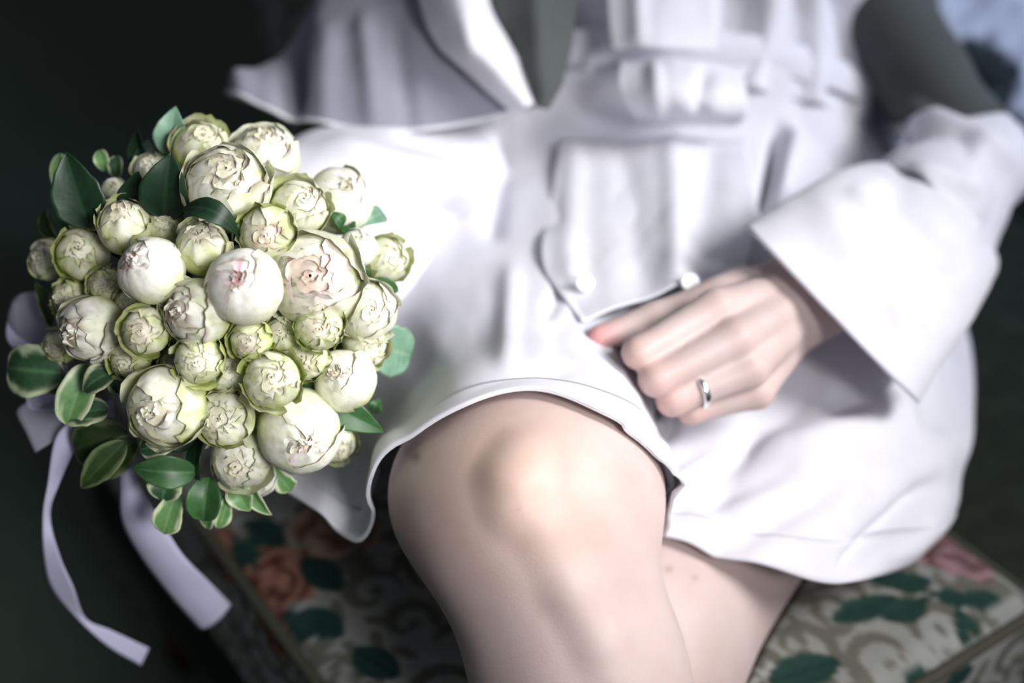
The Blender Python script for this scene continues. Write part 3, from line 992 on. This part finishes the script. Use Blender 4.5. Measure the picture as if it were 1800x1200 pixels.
# folded facing of the sleeve, falling in a bright band
patch('sleeve_facing', [[(715, -120, .990), (790, -120, .960), (868, -120, .985)], [(738, 0, .950), (800, 0, .922), (862, 0, .948)], [(768, 80, .935), (830, 78, .908), (888, 60, .934)],
                        [(838, 140, .930), (880, 132, .910), (920, 118, .930)], [(898, 196, .935), (925, 188, .922), (944, 178, .935)]], 50, 24, [(790, -100, 830, 90, 12, .004)], M_SHIRT, shirt, 0.002, 4.0)
tag(patch('shade_wedge', [[(866, -120, .975), (940, -120, .962), (1015, -120, .985)], [(866, 0, .945), (940, 0, .935), (1012, 0, .955)], [(893, 70, .935), (945, 75, .925), (1002, 75, .945)],
                         [(925, 130, .927), (955, 140, .922), (988, 140, .937)], [(945, 184, .931), (955, 190, .930), (966, 190, .935)]], 40, 24, [(935, -80, 950, 160, 14, .004)], M_SHADED_CLOTH, shirt, 0.003, 7.0), 'dark shaded grey cloth wedge standing in for shade beside the white facing')  # dark sheet added where the neckline lies in shade
# ------------------------------------------------------------------ ring
ra_, rb_ = P(*hand_px['ring'][1]), P(*hand_px['ring'][2])
rax = unit(rb_ - ra_)
rc = lerp(ra_, rb_, .66)
rs = unit(np.cross(rax, FWD)); rt = np.cross(rax, rs)
prof = [(-.0024, .0), (-.0018, .0012), (0, .0016), (.0018, .0012), (.0024, 0), (.0018, -.0006), (-.0018, -.0006)]
th = np.linspace(0, 2 * math.pi, 48, endpoint=False)
V = np.array([[(rax * h + (math.cos(a) * rs + math.sin(a) * rt) * (.0098 + q)) for (h, q) in prof] for a in th])
F = grid_faces(48, 7, True).tolist() + [[47 * 7 + j, 47 * 7 + (j + 1) % 7, (j + 1) % 7, j] for j in range(7)]
tag(link('wedding_ring', make_mesh('wedding_ring', V, F, None, M_RING), None, rc), 'plain silver band worn on the ring finger of the hand on the lap', 'ring')

# ------------------------------------------------------------------ bouquet
BC = np.array([380.0, 560.0])
def dome(px, py):
    rho2 = ((px - BC[0]) ** 2 + (py - BC[1]) ** 2) / 330.0 ** 2
    return 0.694 + 0.062 * rho2
BQ = P(385, 560, 0.80)
bouquet = empty('bouquet', BQ)
tag(bouquet, 'round bouquet of white and green rose buds tied with lilac ribbon, held beside the knee', 'bouquet')

WHITE = np.array([0.93, 0.92, 0.89]); CRM = np.array([0.84, 0.82, 0.64]); LIME = np.array([0.50, 0.58, 0.17])
BROWN = np.array([0.16, 0.085, 0.04]); PINK = np.array([0.70, 0.22, 0.40])

def petal_grid(th0, w, s, ph0, ph1, h, curl, rag, sd, nu=13, nv=12, lean=0.0):
    u = np.linspace(-1, 1, nu); v = np.linspace(0, 1, nv)
    Vv, U = np.meshgrid(v, u, indexing='ij')
    rim = 1 - 0.16 * np.abs(U) ** 2.4 + rag * noise3(U * 4.3 + sd, sd * 1.7, 0.3) + rag * 0.6 * noise3(U * 9.1 + sd, sd, 1.3)
    ph = ph0 + (ph1 - ph0) * Vv * rim
    wv = w * (0.45 + 0.55 * np.sin(np.clip(Vv * 1.5, 0, 1) * math.pi / 2))
    th = th0 + U * wv
    rr = s * (1 + 0.045 * U + 0.045 * noise3(U * 1.6 + sd, Vv * 2.2 + sd, 0.5) + 0.02 * np.sin(th * 7 + sd) * Vv)
    rr = rr + curl * np.clip((Vv - 0.72) / 0.28, 0, 1) ** 2 + lean * Vv ** 1.5
    rr = rr + rag * 0.5 * np.clip((Vv - .6) / .4, 0, 1) * noise3(U * 6 + sd, Vv * 3, sd)
    X = np.stack([rr * np.cos(ph) * np.cos(th), rr * np.cos(ph) * np.sin(th), h * rr * np.sin(ph)], -1)
    return X, U, Vv

def petal_cols(U, Vv, g, brown, pink, sd, inner=False):
    n = noise3(U * 2.1 + sd, Vv * 3 + sd, 1.7)
    n2 = noise3(U * 9 + sd, Vv * 2, 3.1)
    t = smooth(0.08 + .34 * g, 0.92 + .34 * g, Vv + 0.30 * n + 0.10 * n2)
    body_ = WHITE + (CRM - WHITE) * min(1.0, g * 0.9 + 0.12)
    low = CRM + (LIME - CRM) * min(1.0, 0.55 + g)
    col = low + (body_ - low) * t[..., None]
    streak = smooth(0.05, 0.5, 0.6 * noise3(U * 3.4 + sd * 3, Vv * 1.3, 8.0) + 0.5 * noise3(U * 11 + sd, Vv * 2.0, 4.0)) * g
    col = col + (LIME - col) * np.minimum(0.95 * streak, .85)[..., None]
    edge = np.maximum(smooth(0.86, 1.0, Vv), 0.6 * smooth(0.9, 1.0, np.abs(U)))
    eb = edge * smooth(0.0, 0.5, noise3(U * 5 + sd, Vv * 4, 6.0) + brown - 0.45)
    col = col + (BROWN - col) * (0.75 * eb)[..., None]
    eg = edge * min(1, g * 0.9)
    col = col + (LIME * 0.8 - col) * (eg * (1 - eb))[..., None]
    if pink:
        col = col + (PINK - col) * (pink * smooth(0.55, 1.0, Vv) * smooth(-.2, .5, noise3(U * 4 + sd, Vv * 4, 2.0)))[..., None]
    return np.clip(col, 0.01, 0.95)

def frame(axis):
    a = unit(axis)
    s = unit(np.cross(a, UPV + 0.1 * RIGHT)); t = np.cross(a, s)
    return np.stack([s, t, a], 1)          # columns

ROSES = [
 # px, py, r px, whorl dx, dy (in radii), kind, green, brown, pink, dz
 (355,264,50, .25,-.45,'bud',.55,.30,0,.012), (466,278,58, .10,-.62,'open',.15,.15,.10,.010), (400,330,74, .12,-.38,'open',.22,.45,.05,-.012),
 (525,366,50, .30,-.25,'bud',.40,.10,.10,.004), (597,352,60, .30,-.30,'globe',.10,.10,.10,.016), (471,409,48, .02,.18,'bud',.55,.25,.30,-.008),
 (358,436,47,-.05,-.50,'bud',.45,.45,0,.000), (221,398,46, .00,-.60,'bud',.50,.30,.15,.000), (146,446,46, .10,-.20,'bud',.75,.30,0,.006),
 (88,458,34,-.40,-.20,'open',.45,.30,0,.020), (267,476,58,-.36,-.32,'globe',.08,.35,.45,-.014), (430,504,67, .02,-.16,'globe',.10,.20,1.0,-.018),
 (347,550,58,-.45,-.02,'open',.28,.65,.05,-.004), (163,578,56,-.55,.18,'open',.16,.75,.05,-.004), (258,582,42, .00,-.02,'bud',.70,.50,.10,-.004),
 (351,632,43, .00,.10,'bud',.60,.20,0,-.002), (556,492,84, .00,-.05,'open',.20,.25,.50,-.010), (645,546,52, .25,.00,'open',.15,.15,.10,.000),
 (676,456,40, .45,-.05,'bud',.45,.05,0,.012), (628,436,34, .20,-.40,'globe',.05,.05,0,.016), (442,597,37,-.05,.15,'bud',.80,.50,.15,.000),
 (562,574,42, .10,.10,'bud',.70,.25,.20,-.006), (402,652,40, .10,-.10,'bud',.40,.25,.0,.014), (479,668,50, .12,-.12,'bud',.55,.35,0,-.012),
 (606,668,54,-.20,-.25,'globe',.15,.15,.30,-.004), (540,628,38,-.10,.10,'bud',.60,.30,.10,.010), (296,714,70,-.25,.12,'open',.32,.35,.05,-.014),
 (397,736,48,-.10,-.05,'bud',.42,.35,.0,-.004), (527,756,74, .18,.28,'globe',.18,.20,.30,-.012), (592,778,34, .40,.35,'bud',.45,.30,0,.016),
 (425,806,52,-.05,.20,'open',.30,.30,.10,.004), (452,836,36, .20,.50,'globe',.12,.10,.25,.014), (230,632,35,-.10,.20,'bud',.95,.40,0,.012),
 (126,526,33,-.30,-.05,'bud',.95,.40,0,.014), (186,502,30,-.05,.00,'bud',.95,.40,0,.018), (291,398,32, .00,-.30,'bud',.80,.35,0,.018),
 (264,300,28, .00,-.50,'bud',.35,.20,0,.024), (202,336,24, .10,-.40,'globe',.40,.10,0,.026), (108,606,30,-.50,.20,'bud',.85,.60,0,.018),
 (496,588,32, .00,-.20,'bud',.55,.40,0,.016), (642,606,38, .35,.15,'bud',.50,.20,0,.010), (386,590,30,.0,.0,'bud',.80,.30,0,.026), (232,535,30,0,0,'bud',.9,.3,0,.026),
 (310,640,28,0,0,'bud',.9,.3,0,.028), (455,735,30,0,0,'bud',.85,.3,0,.028), (500,460,30,0,0,'bud',.75,.3,0,.028)]

def add_rose(k, px, py, rp, wx, wy, kind, g, brown, pink, dz):
    d = dome(px, py) + dz
    R = rp / FPX * d * 1.06
    ctr = P(px, py, d + R * 0.9)
    wz = -math.sqrt(max(0.12, 1 - min(.85, (wx * wx + wy * wy) * 1.25)))
    ax = RIGHT * wx * 1.12 - UPV * wy * 1.12 + FWD * wz
    M = frame(ax)
    sd = 3.17 * k + 1.3
    rg = np.random.default_rng(100 + k)
    a0 = rg.uniform(0, 6.28)
    D = math.pi / 180
    core_V, core_F, core_C = [], [], []
    def add_core(X, C, U):
        off = sum(len(v) for v in core_V)
        nv, nu = X.shape[:2]
        core_F.extend(grid_faces(nv, nu, False, off).tolist())
        core_V.append(X.reshape(-1, 3)); core_C.append(C.reshape(-1, 3))
    outer = []
    if kind == 'globe':
        nout, ph1, h = 3, 76, 1.0
        ninner, rin, ztop = 8, 0.25, 1.0
    elif kind == 'open':
        nout, ph1, h = 6, 60, 1.0
        ninner, rin, ztop = 9, 0.44, 0.93
    else:
        nout, ph1, h = 6, 58, 1.06
        ninner, rin, ztop = 8, 0.42, 0.97
    # body that the petals wrap
    u = np.linspace(-85, 88, 16) * D
    th = np.linspace(0, 2 * math.pi, 24, endpoint=False)
    A, B = np.meshgrid(u, th, indexing='ij')
    s = 0.90
    s = s - 0.05 * smooth(.6, 1.5, A) * (1 + 1.2 * noise3(np.cos(B) * np.cos(A) * 6 + sd, np.sin(B) * np.cos(A) * 6, sd))
    X = np.stack([s * np.cos(A) * np.cos(B), s * np.cos(A) * np.sin(B), s * h * np.sin(A)], -1)
    C = np.tile(CRM + (LIME - CRM) * min(1, .35 + g * .6), (16, 24, 1))
    capc = CRM + (BROWN - CRM) * max(0, .8 * brown - .12) + (PINK - CRM) * pink * .5
    C = C + (capc - C) * smooth(.5, .9, A)[..., None]
    core_F.extend(grid_faces(16, 24, True, 0).tolist()); core_V.append(X.reshape(-1, 3)); core_C.append(C.reshape(-1, 3))
    # inner whorl
    for i in range(ninner):
        f = i / (ninner - 1)
        ro = rin * (1 - f) ** 0.85 + 0.05
        t0 = a0 + i * 2.4 + rg.uniform(-.3, .3)
        uu = np.linspace(-1, 1, 11); vv = np.linspace(0, 1, 7)
        Vv, U = np.meshgrid(vv, uu, indexing='ij')
        hw = rg.uniform(0.6, 1.15)
        top = ztop + 0.05 * f - 0.05 * (1 - f) + rg.uniform(-.06, .06)
        rim = 1 - 0.10 * np.abs(U) ** 2 + 0.10 * noise3(U * 3 + sd + i, i * 1.1, 0)
        zz = 0.25 + (top - 0.25) * Vv * rim
        lean = -0.12 if kind == 'globe' else rg.uniform(-.26, -.02)
        r_ = ro * (1 + 0.15 * U + 0.12 * np.sin(Vv * 2.2) + 0.32 * noise3(U * 1.7 + sd, Vv * 1.6 + i, 1.0)) + lean * Vv ** 2 * ro * 2
        r_ = np.maximum(r_, 0.02)
        tt = t0 + U * hw
        X = np.stack([r_ * np.cos(tt), r_ * np.sin(tt), zz], -1)
        C = petal_cols(U, np.clip(Vv * .7 + .3, 0, 1), g * .6, brown * 1.5 - .15, pink * (0.4 + .6 * f), sd + i * 2.1)
        add_core(X, C, U)
    # wrapped middle layer
    nm = 4
    for i in range(nm):
        X, U, Vv = petal_grid(a0 + 0.7 + i * 2 * math.pi / nm, 1.15, 0.925, -70 * D, (ph1 + 6) * D, h, 0.0, .05, sd + 11 * i)
        add_core(X, petal_cols(U, Vv, g * .75, brown, pink * .5, sd + 5 * i), U)
    V = (np.concatenate(core_V) * R) @ M.T
    ro = link('rose', make_mesh('rose', V, core_F, np.concatenate(core_C), M_PETAL), bouquet, ctr - BQ)
    # outer petals, each its own piece
    for i in range(nout):
        t0 = a0 + i * 2 * math.pi / nout + rg.uniform(-.25, .25)
        if kind == 'globe':
            X, U, Vv = petal_grid(t0, 1.5, 0.965 + .03 * i / 2, -78 * D, (ph1 - 9 * i) * D, h, 0, .03, sd + 7 * i)
        elif kind == 'open':
            low = i % 3 == 2
            X, U, Vv = petal_grid(t0, 0.98, 0.965 + .03 * (i % 2), -75 * D, (ph1 - (30 if low else 14 * (i % 2)) + rg.uniform(-6, 6)) * D, h, .12 if low else .05, .075, sd + 7 * i, lean=.08 if low else .01)
        else:
            low = i % 2 == 1
            X, U, Vv = petal_grid(t0, 0.95, 0.965 + .035 * (i % 2), -75 * D, (ph1 - (30 if low else 2) + rg.uniform(-9, 9)) * D, h, .13 if low else .05, .13, sd + 7 * i, lean=.07 if low else .02)
        gg = min(1.2, g * (1.6 if i % 2 else .85))
        C = petal_cols(U, Vv, gg, brown * (1 if kind != 'globe' else .5), pink * .12, sd + 3.3 * i)
        po = link('petal', make_mesh('petal', (X.reshape(-1, 3) * R) @ M.T, grid_faces(12, 13), C, M_PETAL), ro)
    return ctr, R, ax

STEM_ENDS = []
for k, q in enumerate(ROSES):
    c, R, ax = add_rose(k, *q)
    STEM_ENDS.append((c - unit(ax) * R * .85, R))

# stems run back to the binding and on through the hand
s1 = unit(np.cross(sax, [0, 0, 1])); s2 = np.cross(sax, s1)
for k in range(0, len(STEM_ENDS), 2):
    e, R = STEM_ENDS[k]
    a, rr = 2.4 * k, 0.0035 * math.sqrt(k / 2 + .5)
    off = (s1 * math.cos(a) + s2 * math.sin(a)) * min(rr, .0165)
    p1 = lerp(ST0, ST1, .42) + off
    p2 = lerp(ST0, ST1, 1.0) + off * 1.5
    path = cr_resample(np.array([e, lerp(e, p1, .6), p1, p2]), 14, 0)
    V, F = tube(path, 0.0022, 7)
    link('stem', make_mesh('stem', V - BQ, F, None, M_STEM), bouquet)

# leaves
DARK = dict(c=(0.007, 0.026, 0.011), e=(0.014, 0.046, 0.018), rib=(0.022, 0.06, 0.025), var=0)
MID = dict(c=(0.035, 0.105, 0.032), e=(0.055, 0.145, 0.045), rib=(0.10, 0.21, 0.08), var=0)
PALE = dict(c=(0.16, 0.30, 0.20), e=(0.22, 0.36, 0.26), rib=(0.28, 0.42, 0.30), var=0)
VARI = dict(c=(0.032, 0.085, 0.036), e=(0.50, 0.56, 0.34), rib=(0.10, 0.22, 0.10), var=1)
VLIT = dict(c=(0.13, 0.28, 0.09), e=(0.60, 0.66, 0.42), rib=(0.26, 0.42, 0.18), var=1)
OLIV = dict(c=(0.030, 0.062, 0.018), e=(0.16, 0.20, 0.09), rib=(0.07, 0.11, 0.04), var=1)

def leaf(b, t, wpx, kind, bend=0.004, fold=0.18, shape='ovate', roll=0.0, wav=0.02, sd=0.0):
    A, B = P(*b), P(*t)
    L = B - A
    n0 = -FWD - unit(L) * (-FWD @ unit(L))
    n0 = unit(n0)
    s0 = np.cross(unit(L), n0)
    r = math.radians(roll)
    Nn = n0 * math.cos(r) + s0 * math.sin(r)
    S = np.cross(unit(L), Nn)
    W = wpx / FPX * (b[2] + t[2]) / 2 / 2
    nt_, ns = 22, 15
    tt = np.linspace(0, 1, nt_); ss = np.linspace(-1, 1, ns)
    T, Sg = np.meshgrid(tt, ss, indexing='ij')
    if shape == 'ovate':
        w = (T ** 0.60) * (1 - T) ** 0.98; w /= (0.38 ** 0.60 * 0.62 ** .98)
    elif shape == 'round':
        w = np.sqrt(np.maximum(1 - (2 * T - 1) ** 2, 0)) ** 0.85
    else:
        w = np.minimum(1, (T * 1.25) ** 0.8) * np.sqrt(np.maximum(1 - np.clip((T - .45) / .55, 0, 1) ** 2.4, 0))
    w = w * (1 + 0.05 * noise3(T * 9 + sd, np.sign(Sg) * 3, sd))
    lift = bend * 4 * T * (1 - T) + fold * np.abs(Sg) ** 1.3 * w * W + wav * W * np.sin(T * 9 + sd) * Sg ** 2 * 2
    # tip droops back
    G = A + T[..., None] * L + (Sg * w * W)[..., None] * S + lift[..., None] * Nn
    c, e, rb = np.array(kind['c']), np.array(kind['e']), np.array(kind['rib'])
    n = noise3(T * 5 + sd, Sg * 4, sd)
    if kind['var']:
        m = smooth(0.62, 0.86, np.abs(Sg) + 0.22 * n + 0.25 * smooth(.85, 1, T))
    else:
        m = smooth(0.2, 1.0, np.abs(Sg)) * .8
    col = c + (e - c) * m[..., None]
    vein = 0.25 * smooth(.6, 1, np.sin((T * 1.0 - np.abs(Sg) * .28) * 42)) * (1 - np.abs(Sg))
    rib = np.maximum(1 - smooth(0.03, 0.10, np.abs(Sg)), vein)
    col = col + (rb - col) * (rib * .75)[..., None]
    o = link('leaf', make_mesh('leaf', G - BQ, grid_faces(nt_, ns), col, M_LEAF), bouquet)
    solidify(o, 0.0005)
    return o

LEAVES = [
 # base, tip, width, kind, kwargs
 ((158,400,.745),(116,266,.735),92,DARK,dict(fold=.25,bend=.004)), ((300,275,.775),(309,187,.77),60,PALE,dict(fold=.3)),
 ((262,300,.78),(243,228,.79),42,DARK,dict(fold=.5,roll=-25)), ((235,310,.785),(262,245,.79),46,DARK,dict(roll=40)),
 ((290,385,.735),(301,268,.722),92,DARK,dict(fold=.2)), ((250,380,.745),(243,300,.735),70,DARK,dict(fold=.25,roll=-20)), ((322,366,.708),(424,420,.712),44,DARK,dict(bend=.014,roll=-25,fold=.1)),
 ((118,350,.79),(105,270,.795),34,VLIT,dict(shape='round',roll=-20)), ((188,300,.79),(176,264,.79),27,VLIT,dict(shape='round')), ((206,312,.79),(206,274,.79),28,VARI,dict(shape='round')),
 ((100,425,.79),(80,368,.795),34,OLIV,dict(shape='round',roll=-30)), ((120,400,.785),(100,355,.79),36,DARK,dict()),
 ((112,655,.765),(14,646,.778),94,VARI,dict(shape='round',fold=.1,bend=.006)), ((160,640,.752),(118,748,.750),64,VLIT,dict(shape='round',fold=.28)), ((192,720,.752),(112,735,.752),56,VARI,dict(shape='round',roll=20)),
 ((205,650,.735),(146,690,.740),50,VARI,dict(fold=.3,roll=15)), ((215,690,.742),(205,650,.735),36,VARI,dict()), ((110,690,.775),(96,655,.775),44,OLIV,dict(shape='round')),
 ((225,760,.765),(130,790,.780),86,OLIV,dict(shape='round',bend=.005)), ((222,775,.758),(143,858,.770),54,OLIV,dict(fold=.35)), ((240,770,.765),(180,830,.775),60,OLIV,dict(shape='round')),
 ((330,770,.745),(246,790,.745),58,VARI,dict(shape='spat',fold=.2)), ((345,830,.748),(232,822,.745),58,MID,dict(bend=.008,fold=.2)), ((300,840,.755),(285,880,.752),62,VARI,dict(shape='round',fold=.3)),
 ((320,845,.755),(288,938,.756),66,VLIT,dict(shape='spat',fold=.18)), ((368,838,.750),(358,915,.752),62,MID,dict(shape='round',fold=.5)), ((385,850,.758),(366,930,.762),40,VLIT,dict(shape='spat',roll=25)),
 ((400,850,.758),(384,928,.762),36,VLIT,dict(shape='spat',roll=-30)), ((410,845,.755),(440,898,.758),48,VLIT,dict(fold=.3)), ((440,850,.760),(478,905,.762),30,VLIT,dict(fold=.5,roll=20)),
 ((480,815,.765),(512,862,.770),46,VLIT,dict(shape='spat')), ((355,770,.752),(352,850,.748),40,DARK,dict(roll=40)),
 ((650,605,.772),(722,625,.790),92,PALE,dict(shape='round',fold=.05,bend=.004)), ((525,680,.742),(677,760,.748),64,MID,dict(fold=.2,bend=.006)), ((655,725,.77),(668,700,.77),26,MID,dict()),
 ((628,400,.775),(674,375,.79),42,PALE,dict(shape='spat')), ((640,490,.76),(618,462,.755),34,MID,dict()), ((660,490,.765),(700,512,.775),24,MID,dict()), ((600,400,.765),(578,372,.76),26,MID,dict(roll=30)),
 ((612,395,.77),(622,420,.765),30,MID,dict()), ((210,610,.755),(196,570,.752),36,OLIV,dict()), ((90,575,.775),(62,495,.785),26,OLIV,dict(roll=30)), ((190,545,.745),(150,520,.745),34,MID,dict()),
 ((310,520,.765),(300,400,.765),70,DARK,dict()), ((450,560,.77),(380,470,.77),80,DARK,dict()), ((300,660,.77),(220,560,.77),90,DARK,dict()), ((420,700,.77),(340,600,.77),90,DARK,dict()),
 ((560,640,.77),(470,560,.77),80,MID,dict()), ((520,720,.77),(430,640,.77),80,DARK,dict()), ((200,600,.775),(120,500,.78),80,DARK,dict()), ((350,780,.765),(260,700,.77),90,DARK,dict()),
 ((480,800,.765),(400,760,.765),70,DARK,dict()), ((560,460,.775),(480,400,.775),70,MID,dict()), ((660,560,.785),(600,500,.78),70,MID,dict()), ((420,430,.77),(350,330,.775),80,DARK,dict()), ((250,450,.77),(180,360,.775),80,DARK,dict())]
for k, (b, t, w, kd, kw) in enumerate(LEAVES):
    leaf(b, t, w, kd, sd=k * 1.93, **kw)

# ribbon: every strip its own part
def strip(name, edges, mat, label=None, n=60, m=9, cup=0.0):
    E = np.array(edges, float)                      # rows of (xa, ya, da, xb, yb, db)
    A, B = PP(cr_resample(E[:, :3], n, 0)), PP(cr_resample(E[:, 3:], n, 0))
    t = np.linspace(0, 1, m)
    G = A[:, None] * (1 - t)[None, :, None] + B[:, None] * t[None, :, None]
    nn = vnormals(G)
    G = G + nn * (cup * 4 * t * (1 - t))[None, :, None]
    o = link(name, make_mesh(name, G - BQ, grid_faces(n, m), None, mat), bouquet)
    solidify(o, 0.0003)
    if label: o['label'] = label
    return o

strip('ribbon_tail', [(200,700,.775,200,745,.775),(150,725,.778,160,752,.778),(100,765,.785,140,775,.785),(84,850,.80,104,850,.80),(76,905,.81,88,905,.815),(78,980,.825,104,975,.82),(92,1035,.835,128,1030,.825),(138,1088,.845,150,1086,.845),(190,1135,.855,196,1108,.852),(248,1169,.865,262,1139,.862)],
      M_SATIN, 'long satin ribbon tail curling down on the left', 90)
strip('ribbon_tail', [(208,790,.77,235,800,.77),(210,850,.785,246,850,.785),(214,915,.80,284,915,.797),(245,975,.825,322,975,.82),(300,1048,.855,368,1022,.848),(352,1106,.88,406,1062,.872)], M_SATIN, 'wide ribbon tail hanging below the bouquet', 70, 9, .004)
strip('ribbon_loop', [(100,520,.80,100,600,.80),(60,512,.802,66,606,.806),(30,520,.806,40,600,.812),(19,540,.815,36,595,.82),(24,555,.825,40,600,.825)], M_ORGANZA, 'sheer grey ribbon loop', 40, 9, .004)
strip('ribbon_loop', [(22,530,.818,34,532,.818),(11,575,.815,34,570,.812),(14,600,.812,40,590,.81),(34,618,.808,70,600,.806),(90,640,.80,110,610,.80)], M_SATIN, 'white underside of the ribbon loop', 40)
strip('ribbon_loop', [(120,640,.79,125,690,.79),(70,650,.795,70,715,.795),(46,680,.80,48,716,.80),(60,716,.797,56,720,.797),(110,718,.79,110,722,.79)], M_SATIN, None, 40)
strip('ribbon_tail', [(48,706,.80,120,700,.79),(30,724,.802,118,730,.79),(46,760,.80,118,752,.79),(62,795,.798,112,764,.79)], M_ORGANZA, 'sheer organza ribbon end with a square cut', 30)
# ribbon wound around the stems
wl = []
for k in range(90):
    a = k / 89 * 2 * math.pi * 5
    wl.append(lerp(ST0, ST1, .36 + .12 * k / 89) + (s1 * math.cos(a) + s2 * math.sin(a)) * .0205)
wl = np.array(wl)
G = np.stack([wl - sax * .006, wl + sax * .006], 1)
o = link('ribbon_binding', make_mesh('ribbon_binding', G - BQ, grid_faces(90, 2), None, M_SATIN), bouquet)
solidify(o, 0.0004)
